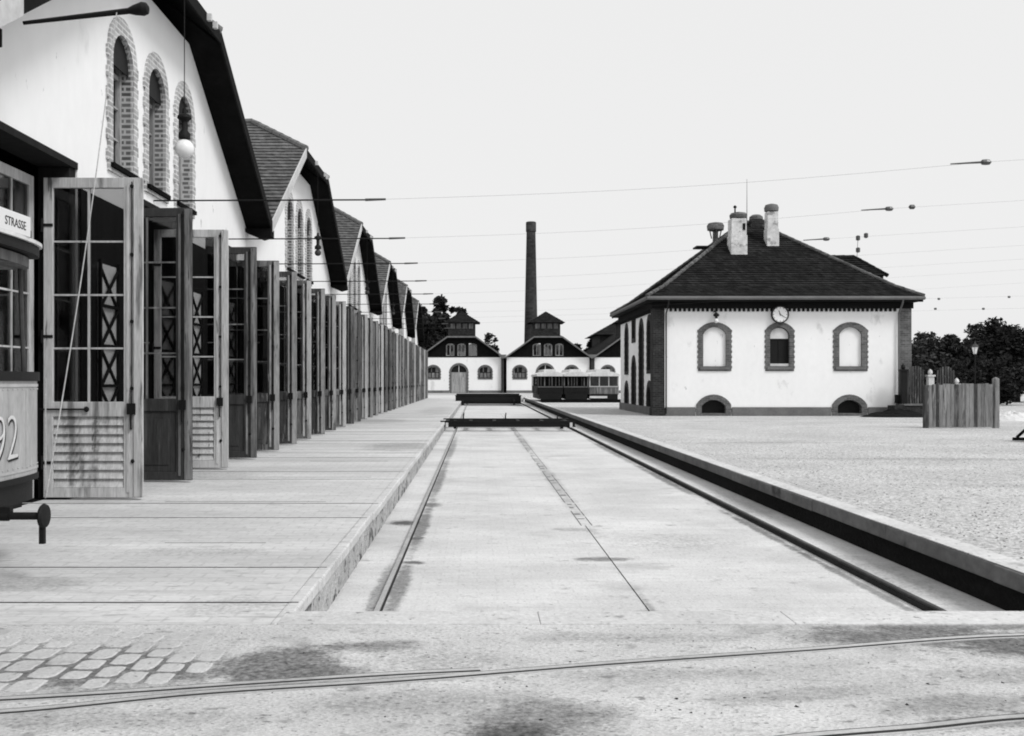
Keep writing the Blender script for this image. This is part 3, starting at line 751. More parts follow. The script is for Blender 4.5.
# numeral 9 2 drawn as bold strokes: flat relief following the dash
def num(dx, dz, off, mat, name, ext):
    def mp(u, v, w):
        y = 8.14 + u * .86 + dx; return (dashf(y) + off + w, y, .955 + v + dz)
    return text_mesh('92', .54, mp, name, mat, dash, ext, off=-.012)
num(.03, -.02, .004, 'ink', 'number_shadow', .003)
num(0, 0, .011, 'numeral_pale', 'number', .003)
m = MB(); bowed(m, -4.02, .22, 2.70, 2.79, .5, hw=1.1); canopy = m.build('canopy', 'tram_dark', tr)
m = MB(); bowed(m, -4.0, .225, 2.785, 2.815, .6, hw=1.11); m.build('canopy_trim', 'tram_roof', canopy)
m = MB(); bowed(m, -4.08, .2, 2.60, 2.685, .4, hw=1.04); m.build('cantrail', 'paint_grey', tr)
m = MB()
m.box(-13.3, -4.3, YC - 1.1, YC + 1.1, 2.69, 2.80); m.box(-13.0, -4.9, YC - .95, YC + .95, 2.80, 2.92); m.box(-12.4, -5.4, YC - .55, YC + .55, 2.92, 3.12)
m.build('roof', 'tram_dark', tr, bevel=.04)
bd = thing_board = None
bdm = MB(); bdm.box(-3.80, -3.78, 7.2, 8.47, 2.815, 2.985); board = bdm.build('destination_board', 'enamel_white', tr, bevel=.004)
text_mesh('STRASSE', .10, lambda u, v, w: (-3.778 + w, 8.38 + u, 2.862 + v), 'lettering', 'ink', board, .001, 'RIGHT')
m = MB(); m.tube((-3.83, 8.44, 2.80), (-3.83, 8.44, 2.95), .02, n=8); m.box(-3.85, -3.8, 8.50, 8.53, 2.81, 2.88); m.build('bracket', 'iron', board)
m = MB(); m.box(-4.95, XD - .05, YC - 1.0, YC + 1.0, .70, .78); m.build('platform_floor', 'tram_dark', tr)
m = MB(); m.box(-12.6, -4.05, YC - .95, YC + .95, .48, .70); bowed(m, XD - .02, .13, .56, .735, .12, hw=1.0); m.build('underframe', 'tram_dark', tr)
sal = MB()
for s in (-1, 1):
    sal.box(-12.2, -5.0, YC + s * 1.02 - .03, YC + s * 1.02 + .03, .78, 1.62)
    x = -12.2
    while x < -4.9: sal.box(x - .06, x + .06, YC + s * 1.02 - .03, YC + s * 1.02 + .03, 1.62, 2.69); x += 1.2
sal.plate(rect(YC - .99, YC + .99, .78, 2.69), [rect(YC - .88, YC - .42, 1.6, 2.5), rect(YC + .42, YC + .88, 1.6, 2.5)], -.03, .03, FX(-5.0))
sal.plate(rect(YC - .99, YC + .99, .78, 2.69), [rect(YC - .88, YC - .42, 1.6, 2.5), rect(YC + .42, YC + .88, 1.6, 2.5)], -.03, .03, FX(-12.2))
sal.build('saloon', 'tram_paint', tr)
m = MB()
for s in (-1, 1): m.box(-12.15, -5.05, YC + s * 1.02 - .004, YC + s * 1.02 + .004, 1.62, 2.68)
m.build('window_glass', 'glass_dim', tr)
for s in (-1, 1):
    m = MB(); m.tube((XD - .06, YC + s * .97, 1.6), (XD - .1, YC + s * .97, 2.7), .022, n=8); m.build('handrail', 'iron_worn', tr, smooth=True)
for x in (-7.0, -10.0):
    for s in (-1, 1):
        m = MB(); m.lathe([(.1, -.06), (.38, -.06), (.38, .03), (.42, .04), (.42, .07), (.1, .07)], (x, YC + s * .70, .42), 24, 'y'); m.build('wheel', 'iron', tr, smooth=True)
bz = PZ(516, 7.95)
m = MB(); m.tube((-4.4, YC, bz), (-3.62, YC, bz), .024, n=10); m.tube((-3.85, YC, bz), (-3.72, YC, bz), .04, n=10); m.tube((-3.72, YC, bz), (-3.47, YC, bz), .03, n=10)
m.lathe([(.03, -.025), (.09, -.02), (.10, -.005), (.09, .015), (.03, .025)], (-3.44, YC, bz), 18, 'x'); m.box(-3.475, -3.435, YC - .02, YC + .02, bz - .22, bz - .05)
m.box(-3.78, -3.70, YC - .03, YC + .03, bz, .6)
m.build('buffer', 'iron', tr, smooth=True)

# ------------------------------------------------------------------ transfer tables in the pit
t = thing('transfer_table', (1.2, 40, ZP), 'low dark traverser table lying across the pit, nearer of the two', 'transfer table')
for a, b in ((39.0, 39.3), (41.6, 41.9)): m = MB(); m.box(PX(441, 39), PX(575, 39), a, b, ZP + .17, .04); m.build('girder', 'tram_dark', t, bevel=.01)
for k in range(6):
    x = PX(446 + 24.6 * k, 39); m = MB(); m.box(x - .07, x + .07, 39.305, 41.595, -.12, .0); m.build('cross_beam', 'iron', t)
m = MB(); m.box(PX(441, 39) - .02, PX(575, 39) + .02, 38.975, 38.998, -.02, .052); m.box(PX(441, 39) - .02, PX(575, 39) + .02, 38.975, 38.998, ZP + .16, ZP + .20); m.build('flange', 'iron', t)
for x in (PX(455, 39), PX(562, 39)):
    m = MB(); m.lathe([(.05, -.06), (.17, -.06), (.17, .06), (.05, .06)], (x, 39.15, ZP + .26), 16, 'x'); m.build('wheel', 'iron', t, smooth=True)
for x in (463, 505, 557):
    m = MB(); m.tube((PX(x, 39.1), 39.1, .05), (PX(x + 1, 39.1), 39.1, .36), .03, .022, 6); m.build('stanchion', 'iron', t)
for x in (447, 571):
    m = MB(); m.box(PX(x, 39) - .05, PX(x, 39) + .05, 38.93, 38.97, -.2, -.02); m.build('end_plate', 'frame_white', t)
t = thing('transfer_table', (1.0, 80, ZP), 'higher dark traverser with raised sides, farther along the pit', 'transfer table')
for a, b, c in ((80, 80.3, .45), (83.2, 83.5, .55)): m = MB(); m.box(PX(455.5, 80), PX(521, 80), a, b, ZP + .12, c); m.build('girder', 'tram_dark', t, bevel=.02)
m = MB(); m.box(PX(456, 80), PX(520.5, 80), 80.31, 83.19, 0, .1); m.build('deck', 'tram_dark', t)
m = MB(); m.box(PX(455, 80), PX(521.5, 80), 79.96, 79.998, .40, .47); m.box(PX(455, 80), PX(521.5, 80), 79.96, 79.998, -.05, .0); m.build('flange', 'iron', t)
for x in (PX(463, 80), PX(514, 80)):
    m = MB(); m.lathe([(.05, -.08), (.2, -.08), (.2, .08), (.05, .08)], (x, 79.9, ZP + .28), 16, 'x'); m.build('wheel', 'iron', t, smooth=True)

# ------------------------------------------------------------------ house with the clock
hx0, hx1, hy0, hy1, hz = 8.16, 19.93, 46.0, 57.0, 5.2
H = thing('house', (14, 46, 0), 'white plastered house with a dark hipped roof and brick corners on the right', 'house')
wins = [(10.93, 1.06, 1.57), (13.92, .89, 1.36), (17.18, 1.04, 1.6)]
bas = [10.88, 17.13]
m = MB()
holes = [arch(c, w + .1, 2.22, 3.72, .4) for c, w, s in wins] + [arch(c, 1.2, .05, .45, .33) for c in bas]
m.plate(rect(hx0 + .02, hx1 - .02, -.05, hz), holes, -.4, 0, FY(hy0))
m.build('wall', 'plaster_house', H)
m = MB()
sd = [(47.5, 'win'), (49.8, 'door'), (52.2, 'split'), (54.7, 'win')]
sh = []
for d, k in sd:
    if k == 'win': sh += [arch(d, .85, 2.1, 4.1, .42), arch(d, 1.0, .1, .9, .45)]
    if k == 'door': sh += [arch(d, .95, .25, 4.0, .47)]
    if k == 'split': sh += [rect(d - .42, d + .42, 3.8, 4.8), arch(d, .95, .2, 2.3, .4)]
m.plate(rect(hy0 + .05, hy1, -.05, hz), sh, -.4, 0, FNX(hx0 + .03)); m.build('wall', 'plaster_house', H)
m = MB(); m.box(hx1 - .43, hx1 - .03, hy0 + .41, hy1 - .41, -.05, hz); m.box(hx0 + .44, hx1 - .03, hy1 - .4, hy1, -.05, hz); m.build('wall', 'plaster_house', H)
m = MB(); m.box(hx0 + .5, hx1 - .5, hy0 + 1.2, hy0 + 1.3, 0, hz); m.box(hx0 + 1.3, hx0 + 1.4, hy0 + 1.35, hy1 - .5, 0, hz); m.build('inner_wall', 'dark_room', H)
for d, k in sd:
    specs = []
    if k == 'win': specs = [(toothed(d, 1.35, 1.95, 4.15, .62), arch(d, .78, 2.13, 4.1, .39)), (toothed(d, 1.5, -.0, .95, .68), arch(d, .92, .13, .9, .42))]
    if k == 'door': specs = [(toothed(d, 1.45, .0, 4.05, .68), arch(d, .86, .28, 4.0, .43))]
    if k == 'split': specs = [(rect(d - .62, d + .62, 3.6, 5.0), rect(d - .38, d + .38, 3.83, 4.78)), (toothed(d, 1.45, .0, 2.35, .6), arch(d, .86, .22, 2.3, .36))]
    for i, (o, h) in enumerate(specs):
        isdoor = (k == 'door') or (k == 'split' and i == 1)
        m = MB(); m.plate(o, [h], -.3, .035, FNX(hx0 + .03)); w = m.build('door' if isdoor else 'window', 'brick_dark', H)
        zc = [p[1] for p in h]
        m = MB(); m.plate([(p[0], p[1]) for p in h], [], -.27, -.22, FNX(hx0 + .03)); m.build('door_panel' if isdoor else 'pane', 'tram_dark' if isdoor else 'glass_dim', w)
        if not isdoor:
            m = MB(); m.box(hx0 + .24, hx0 + .246, d - .025, d + .025, min(zc), max(zc) - .02); m.build('frame', 'frame_white', w)
for i, (c, w, s) in enumerate(wins):
    m = MB(); m.plate(toothed(c, s - .04, 2.06, 3.95, .36, .03, .12), [arch(c, w, 2.28, 3.74, .34)], -.2, .03, FY(hy0)); wn = m.build('window', 'brick_mid', H)
    m = MB(); m.box(c - s / 2 + .1, c + s / 2 - .1, hy0 - .09, hy0 - .031, 2.12, 2.25); m.build('sill', 'stone_plinth', wn)
    if i == 1:
        m = MB(); m.plate(arch(c, w + .06, 2.26, 3.74, .36), [rect(c - w / 2 + .06, c - .02, 2.4, 3.5), rect(c + .02, c + w / 2 - .06, 2.4, 3.5)], -.18, -.13, FY(hy0)); m.build('frame', 'tram_dark', wn)
        m = MB(); m.box(c - w / 2, c + w / 2, hy0 + .155, hy0 + .165, 2.38, 3.52); m.build('pane', 'tram_dark', wn)
        m = MB(); m.plate([p for p in arch(c, w - .04, 3.55, 3.73, .32)], [], -.125, -.10, FY(hy0)); m.build('lunette', 'board_pale', wn)
        m = MB(); m.box(c - w / 2 + .01, c + w / 2 - .01, hy0 + .02, hy0 + .12, 2.285, 2.40); m.build('ledge', 'frame_white', wn)
    else:
        m = MB(); m.plate(arch(c, w + .06, 2.26, 3.74, .36), [], -.16, -.10, FY(hy0)); m.build('blind_panel', 'plaster_house', wn)
for c in bas:
    m = MB(); m.plate(toothed(c, 1.6, .0, .52, .46, .03, .17), [arch(c, 1.1, .12, .45, .28)], -.3, .05, FY(hy0)); wn = m.build('basement_window', 'brick_mid', H)
    m = MB(); m.plate(arch(c, 1.14, .1, .45, .3), [], -.28, -.25, FY(hy0)); m.build('pane', 'tram_dark', wn)
for x0, x1 in ((hx0 + .48, bas[0] - .84), (bas[0] + .84, bas[1] - .84), (bas[1] + .84, hx1 - .52)):
    m = MB(); m.box(x0, x1, hy0 - .06, hy0 + .0, 0, .40); m.build('plinth', 'stone_plinth', H, bevel=.02)
m = MB(); m.box(hx0 - .05, hx0 + .028, hy0 + .7, hy1, 0, .38); m.build('plinth', 'stone_plinth', H)
for x0, x1, mat in ((hx0 - .08, hx0 + .46, 'brick_dark'), (hx1 - .50, hx1 + .04, 'brick_mid')):
    m = MB(); m.box(x0, x1, hy0 - .055, hy0 + .62, 0, hz - .02); m.box(x0 - .04, x1 + .04, hy0 - .1, hy0 + .66, 0, .36); m.build('corner_pilaster', mat, H, bevel=.01)
m = MB()
m.box(hx0 - .1, hx1 + .1, hy0 - .12, hy0 - .058, 4.93, hz); m.box(hx0 - .12, hx0 - .062, hy0 - .05, hy1, 4.93, hz)
x = hx0 + .7
while x < hx1 - .6: m.box(x, x + .10, hy0 - .10, hy0 - .002, 4.80, 4.928); x += .21
y = hy0 + .75
while y < hy1: m.box(hx0 - .1, hx0 + .028, y, y + .10, 4.80, 4.928); y += .21
m.build('frieze', 'verge_dark', H)
ex0, ex1, ey0, ey1, ez = 7.72, 20.3, 45.4, 57.6, 5.42; rz = 9.72; ry = 51.5; rx0, rx1 = 13.7, 14.3
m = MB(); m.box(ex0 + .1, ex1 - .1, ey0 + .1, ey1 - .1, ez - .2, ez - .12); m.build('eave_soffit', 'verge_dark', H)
m = MB()
def bell(p, q): # slightly flared eave
    p, q = Vector(p), Vector(q); mid = p.lerp(q, .16) + Vector((0, 0, -.14)); return poly([p, mid, q], [0, .16, 1])
c00, c10, c11, c01 = (ex0, ey0, ez), (ex1, ey0, ez), (ex1, ey1, ez), (ex0, ey1, ez); ra, rb = (rx0, ry, rz), (rx1, ry, rz)
tiled(m, bell(c00, ra), bell(c10, rb), 36, .03); tiled(m, bell(c10, rb), bell(c11, rb), 30, .05); tiled(m, bell(c11, rb), bell(c01, ra), 30, .05); tiled(m, bell(c01, ra), bell(c00, ra), 30, .05)
roof = m.build('roof', 'tile_house', H)
m = MB()
for p, q in ((c00, ra), (c10, rb), (c11, rb), (c01, ra)):
    f = bell(p, q); ridge(m, f(0) + Vector((0, 0, .05)), f(.16) + Vector((0, 0, .05)), .1); ridge(m, f(.16) + Vector((0, 0, .05)), f(1) + Vector((0, 0, .05)), .1)
ridge(m, Vector(ra) + Vector((0, 0, .05)), Vector(rb) + Vector((0, 0, .05)))
m.build('ridge_tiles', 'tile_hall', roof, smooth=True)
m = MB()
for p, q, a in (((ex0, ey0, ez), (ex1, ey0, ez), 1), ((ex0, ey0, ez), (ex0, ey1, ez), 1), ((ex1, ey0, ez), (ex1, ey1, ez), 1)):
    p, q = Vector(p), Vector(q); m.tube(p + Vector((0, 0, -.05)), q + Vector((0, 0, -.05)), .085, n=10)
m.build('gutter', 'stone_plinth', H, smooth=True)
m = MB(); m.box(ex0 + .02, ex1 - .02, ey0 + .04, ey0 + .1, ez - .22, ez - .04); m.box(ex0 + .04, ex0 + .1, ey0 + .11, ey1, ez - .22, ez - .04); m.build('fascia', 'verge_dark', H)
m = MB(); m.path([(19.36, ey0 + .02, ez - .1), (19.36, ey0 + .1, ez - .3), (19.36, hy0 - .11, 4.7), (19.36, hy0 - .11, .1)], .045, 8); m.build('downpipe', 'stone_plinth', H, smooth=True)
m = MB(); m.path([(8.72, ey0 + .02, ez - .1), (8.72, ey0 + .1, ez - .3), (8.68, hy0 - .11, 4.7), (8.68, hy0 - .11, .1)], .035, 8); m.build('downpipe', 'brick_dark', H, smooth=True)
# chimneys
def chimney(x, y, w, z0, z1, cap, mat):
    m = MB(); m.box(x - w / 2 - .03, x + w / 2 + .03, y - w / 2 - .03, y + w / 2 + .03, z0 - .8, z0 + (z1 - z0) * .5); m.box(x - w / 2, x + w / 2, y - w / 2, y + w / 2, z0 + (z1 - z0) * .5, z1)
    c = m.build('chimney', mat, roof, bevel=.02)
    return c
W1 = (12.8, 49.1); chimney(12.8, 49.2, .74, 7.9, 9.55, None, 'render_grey'); W2 = (14.66, 49.8); chimney(14.66, 49.8, .54, 8.3, 10.0, None, 'render_grey')
chimney(14.37, 51.5, .72, 9.4, 9.85, None, 'brick_dark')
def capm(c, rs, mat='stone_plinth'):
    m = MB(); m.lathe(rs, c, 14); return m.build('chimney_cap', mat, roof, smooth=True)
capm((12.86, 49.2, 9.55), [(.30, 0), (.42, .06), (.44, .2), (.36, .3), (.1, .36)], 'brick_mid')
m = MB(); m.box(12.62, 12.68, 49.0, 49.06, 9.55, 10.05); m.lathe([(.03, 0), (.1, .08), (.03, .16)], (12.65, 49.03, 10.05), 8); m.box(12.98, 13.1, 48.80, 48.828, 8.98, 9.3); m.build('chimney_cowl', 'verge_dark', roof)
capm((14.66, 49.8, 10.0), [(.22, 0), (.34, .05), (.36, .22), (.3, .36), (.1, .42)])
capm((14.37, 51.5, 9.85), [(.3, 0), (.36, .05), (.34, .2), (.2, .3), (.05, .3)], 'brick_mid')
m = MB(); m.tube((12.4, 52, 8.5), (12.4, 52, 9.4), .16, .14, 10); m.lathe([(.2, 0), (.42, .06), (.45, .28), (.36, .42), (.1, .47)], (12.4, 52, 9.38), 16)
for k in range(4): m.tube((12.4 + .2 * math.cos(k * PI / 2), 52 + .2 * math.sin(k * PI / 2), 9.0), (12.4 + .3 * math.cos(k * PI / 2), 52 + .3 * math.sin(k * PI / 2), 9.42), .03, n=6)
m.build('roof_vent', 'brick_mid', roof, smooth=True)
m = MB(); m.box(11.35, 12.15, 51.7, 52.6, 8.52, 8.6); m.build('roof_hatch', 'tram_dark', roof)
m = MB(); m.tube((13.9, 51.5, 9.7), (13.9, 51.5, 12.0), .02, .008, 6); m.build('lightning_rod', 'iron_worn', roof)
# dormer on the right slope
m = MB(); dy0, dy1 = 49.7, 52.7; yc = 51.2
ea = 6.95
P = [(20.4, dy0, ea - .1), (20.4, dy1, ea - .1), (19.3, yc, 7.95), (16.9, yc, 7.95), (18.4, dy0, ea + .1), (18.4, dy1, ea + .1)]
tiled(m, lin(P[0], P[2]), lin((17.9, dy0, ea - .1), (16.8, yc, 7.95)), 9, .05); tiled(m, lin(P[1], P[2]), lin((17.9, dy1, ea - .1), (16.8, yc, 7.95)), 9, .05); tiled(m, lin(P[0], P[2]), lin(P[1], P[2]), 9, .05)
dm = m.build('dormer', 'tile_house', H)
m = MB(); m.box(18, 20.3, dy0 + .25, dy1 - .25, 5.6, ea - .12); m.build('dormer_wall', 'brick_dark', dm)
m = MB(); ridge(m, P[2], P[3]); ridge(m, P[0], P[2]); ridge(m, P[1], P[2]); m.build('ridge_tiles', 'tile_house', dm, smooth=True)

# wall clock and wall lamp
ck = (PX(779.6, 45.9), hy0 - .08, PZ(314.6, 45.9))
t = thing('wall_clock', ck, 'round white clock with a dark rim above the middle window of the house', 'clock')
m = MB(); m.lathe([(.30, -.13), (.40, -.13), (.40, -.02), (.36, .0)], ck, 32, 'y'); 
rim = MB(); n = 32
for (r0, h0), (r1, h1) in zip([(.345, -.02), (.345, -.14), (.40, -.14), (.40, -.0)], [(.345, -.14), (.40, -.14), (.40, -.0), (.345, -.0)]):
    for i in range(n):
        a, b = 2 * PI * i / n, 2 * PI * (i + 1) / n
        rim.quad((ck[0] + r0 * math.cos(a), ck[1] + h0, ck[2] + r0 * math.sin(a)), (ck[0] + r0 * math.cos(b), ck[1] + h0, ck[2] + r0 * math.sin(b)),
                 (ck[0] + r1 * math.cos(b), ck[1] + h1, ck[2] + r1 * math.sin(b)), (ck[0] + r1 * math.cos(a), ck[1] + h1, ck[2] + r1 * math.sin(a)))
rim.build('rim', 'ink', t)
m = MB(); m.lathe([(.346, -.115), (.346, .07)], ck, 32, 'y'); face = m.build('dial', 'plaster_house', t)
m = MB()
for k in range(12):
    a = k * PI / 6; c, s = math.sin(a), math.cos(a)
    m.bar((ck[0] + c * .28, ck[1] - .118, ck[2] + s * .28), (ck[0] + c * .33, ck[1] - .118, ck[2] + s * .33), .006, .022)
m.build('hour_marks', 'ink', face)
def hand(a, l, w, y, name):
    m = MB(); c, s = math.sin(R(a)), math.cos(R(a)); px, pz = s * w / 2, -c * w / 2
    m.prism([(ck[0] - c * .05 + px, ck[1] + y, ck[2] - s * .05 + pz), (ck[0] - c * .05 - px, ck[1] + y, ck[2] - s * .05 - pz), (ck[0] + c * l - px * .5, ck[1] + y, ck[2] + s * l - pz * .5), (ck[0] + c * l + px * .5, ck[1] + y, ck[2] + s * l + pz * .5)], (0, -.008, 0))
    m.build(name, 'ink', face)
hand(340, .19, .045, -.120, 'hour_hand'); hand(122, .28, .032, -.130, 'minute_hand')
lp = (PX(716, 45.8), 45.8, 4.35)
t = thing('wall_lamp', lp, 'small wall lamp over the left blind window of the house', 'lamp')
m = MB(); m.path([(lp[0] - .05, 45.99, 4.78), (lp[0] - .05, 45.8, 4.82), (lp[0], 45.75, 4.72)], .03, 8); m.lathe([(.05, .3), (.13, .24), (.14, .16), (.06, .12), (.06, .05)], (lp[0], 45.75, 4.42), 10); m.build('bracket', 'iron', t)
m = MB(); m.lathe([(.11 * math.sin(PI * k / 8) + .001, .05 - .11 + .11 * math.cos(PI * k / 8)) for k in range(9)], (lp[0], 45.75, 4.42), 12); m.build('globe', 'globe_glass', t, smooth=True)

# ------------------------------------------------------------------ far sheds
SY = 133.0
def shed(cx, label, door=True):
    t = thing('shed', (cx, SY, 0), label, 'shed', 'white gabled sheds closing the far end')
    ORG[t.name] = Vector((0, 0, 0)); return t
def shed_shell(t):
    hw = 5.5; L_ = ORG['zero']
    m = MB(); m.plate(rect(-hw, hw, -.1, 4.75), [arch(-3.75, 1.7, 1.95, 3.1, .6), arch(3.15, 1.7, 1.95, 3.1, .6), arch(-.35, 2.1, -.05, 3.0, .75)], -.4, 0, FY(0)); m.build('wall', 'plaster_white', t, at=L_)
    m = MB(); m.box(-hw, -hw + .3, .41, 30, 0, 4.75); m.box(hw - .3, hw, .41, 30, 0, 4.75); m.box(-hw, hw, 30, 30.3, 0, 4.75); m.build('side_wall', 'plaster_grey', t, at=L_)
    m = MB(); m.plate([(-5.5, 4.76), (5.5, 4.76), (1.9, 7.3), (-1.9, 7.3)], [rect(c - .52, c + .52, 4.95, 6.6) for c in (-1.5, 0, 1.5)], -.3, .05, FY(0)); m.build('timber_gable', 'soffit_wood', t, at=L_)
    for c in (-1.5, 0, 1.5):
        m = MB(); m.plate(arch(c, 1.1, 4.93, 6.35, .25), [arch(c - .24, .34, 5.05, 6.25, .15), arch(c + .24, .34, 5.05, 6.25, .15)], -.1, .06, FY(0)); w = m.build('gable_window', 'paint_grey', t, at=L_)
        m = MB(); m.plate(rect(c - .5, c + .5, 4.96, 6.5), [], -.06, -.04, FY(0)); m.build('pane', 'glass_dim', w, at=L_)
    for c in (-3.75, 3.15):
        m = MB(); m.plate(toothed(c, 1.95, 1.8, 3.15, .62, .05, .2), [arch(c, 1.6, 2.0, 3.1, .42)], -.2, .04, FY(0)); w = m.build('window', 'brick_mid', t, at=L_)
        m = MB(); m.plate(arch(c, 1.7, 1.95, 3.1, .6), [rect(c + q * .5 - .2, c + q * .5 + .2, a, a + .62) for q in (-1, 0, 1) for a in (2.06, 2.78)], -.18, -.14, FY(0)); m.build('frame', 'paint_grey', w, at=L_)
        m = MB(); m.plate(rect(c - .8, c + .8, 2.0, 3.6), [], -.2, -.19, FY(0)); m.build('pane', 'tram_dark', w, at=L_)
    m = MB(); m.plate(toothed(-.35, 2.5, 0, 3.05, .95, .06, .2), [arch(-.35, 2.0, 0.01, 3.0, .7)], -.2, .04, FY(0)); w = m.build('door', 'brick_mid', t, at=L_)
    m = MB(); m.box(-1.35, -.36, .1, .16, .02, 2.75); m.box(-.34, .65, .1, .16, .02, 2.75); m.build('door_panel', 'paint_wash', w, at=L_)
    m = MB(); m.plate(arch(-.35, 2.0, 2.78, 3.0, .7), [], -.16, -.12, FY(0)); m.build('pane', 'tram_dark', w, at=L_); m = MB(); m.box(-.39, -.31, .1, .119, 2.76, 3.7); m.build('frame', 'frame_white', w, at=L_)
    for a, b in ((-hw, -1.65), (.95, hw)): m = MB(); m.box(a, b, -.05, -.002, 0, .35); m.build('plinth', 'stone_plinth', t, at=L_)
    zt = .0; e = 5.72; kn = 1.9; ze = 4.72; zk = 7.45; zr = 8.75; f = -.6
    m = MB()
    for s in (-1, 1): tiled(m, poly([(s * e, f, ze), (s * kn, f, zk), (0, f + 1.8, zr)], [0, (e - kn) / e, 1]), lin((s * e, 31, ze), (0, 31, zr)), 16, .05)
    tiled(m, lin((-kn, f, zk), (0, f + 1.8, zr)), lin((kn, f, zk), (0, f + 1.8, zr)), 5, .05)
    rf = m.build('roof', 'tile_house', t, at=L_)
    m = MB()
    for s in (-1, 1): m.prism([(s * e, f + .01, ze - .01), (s * kn, f + .01, zk - .01), (s * .02, f + 1.8, zr - .02), (s * .02, 31, zr - .02), (s * e, 31, ze - .01)], (0, 0, -.18))
    m.build('soffit', 'soffit_wood', t, at=L_)
    m = MB()
    for s in (-1, 1): m.prism([(s * e, f - .002, ze + .09), (s * kn, f - .002, zk + .1), (s * kn, f - .002, zk - .12), (s * e, f - .002, ze - .13)], (0, -.05, 0))
    m.box(-kn, kn, f - .05, f - .003, zk - .1, zk + .1); m.build('bargeboard', 'stone_plinth', t, at=L_)
    m = MB(); m.box(-1.85, 1.85, 2.6, 6.2, 7.2, 9.55); m.build('lantern', 'brick_dark', rf, at=L_)
    m = MB()
    for q in (-1.25, -.42, .42, 1.25): m.box(q - .3, q + .3, 2.53, 2.59, 8.7, 9.4)
    m.build('lantern_louvre', 'paint_grey', rf, at=L_)
    m = MB(); a, b, c, d, ap = (-2.45, 2.0, 9.5), (2.45, 2.0, 9.5), (2.45, 6.8, 9.5), (-2.45, 6.8, 9.5), (0, 4.4, 11.15)
    for p, q in ((a, b), (b, c), (c, d), (d, a)): tiled(m, lin(p, ap), lin(q, ap), 8, .05)
    m.quad(a, d, c, b); m.build('lantern_roof', 'tile_house', rf, at=L_)
labs = ['left white gabled shed at the far end with a pale arched door', 'white gabled shed at the far end, in front of the tall chimney', 'white gabled shed mostly hidden behind the house']
sheds = []
for k, xc in enumerate((461.5, 548, 636)):
    c = PX(xc, SY)
    if k == 0: t = shed(c, labs[0]); shed_shell(t); s0 = t
    else: t = copy_tree(s0); t['label'] = labs[k]
    t.location = (c, SY, 0); sheds.append(t)
for x, l in ((502.5, 'dark downpipe between the two far white sheds'), (592, 'downpipe with a hopper head right of the second far shed')):
    t = thing('downpipe', (PX(x, SY), SY - .3, 0), l, 'downpipe')
    m = MB(); xx = PX(x, SY); m.box(xx - .18, xx + .18, SY - .42, SY - .1, 0, 4.6); m.build('pipe', 'brick_dark', t)
    m = MB(); m.prism([(xx - .55, SY - .6, 5.1), (xx + .55, SY - .6, 5.1), (xx + .2, SY - .6, 4.6), (xx - .2, SY - .6, 4.6)], (0, .45, 0)); m.build('hopper', 'stone_plinth', t)
# chimney stack
cd = 150; cx = PX(531, cd)
t = thing('chimney_stack', (cx, cd, 0), 'tall slender dark brick factory chimney behind the sheds', 'chimney')
m = MB(); zt = PZ(222, cd); m.lathe([(1.25, 0), (1.02, 7.5), (.68, zt - 1.5)], (cx, cd, 0), 20); m.build('shaft', 'smoke_brick', t, smooth=True)
m = MB(); m.lathe([(.68, zt - 1.55), (.77, zt - 1.45), (.77, zt - .1), (.7, zt), (.5, zt)], (cx, cd, 0), 20); m.build('crown', 'smoke_brick', t, smooth=True)
m = MB()
for z in (8, 12, 16, 20): r = 1.0 - .022 * z + .06; m.lathe([(r, z - .06), (r + .03, z - .06), (r + .03, z + .06), (r, z + .06)], (cx, cd, 0), 20)
m.build('iron_band', 'iron', t)
# dark building rising behind the third shed
t = thing('workshop', (26, 158, 0), 'tall dark building with a low hipped roof half hidden behind the house', 'building')
m = MB(); m.box(19.4, 36, 158, 172, 0, 8.9); m.build('wall', 'brick_dark', t)
m = MB(); a, b, c, d = (18.6, 157.2, 8.9), (36.8, 157.2, 8.9), (36.8, 172.8, 8.9), (18.6, 172.8, 8.9); r0, r1 = (25, 165, 12.6), (30, 165, 12.6)
tiled(m, lin(a, r0), lin(b, r1), 14, .05); tiled(m, lin(b, r1), lin(c, r1), 14, .05); tiled(m, lin(c, r1), lin(d, r0), 14, .05); tiled(m, lin(d, r0), lin(a, r0), 14, .05); m.quad(a, d, c, b)
m.build('roof', 'tile_house', t)
for k in range(3):
    m = MB(); m.box(20.6 + k * 4, 22.2 + k * 4, 157.95, 157.998, 5.4, 8); m.build('window', 'tram_dark', t)

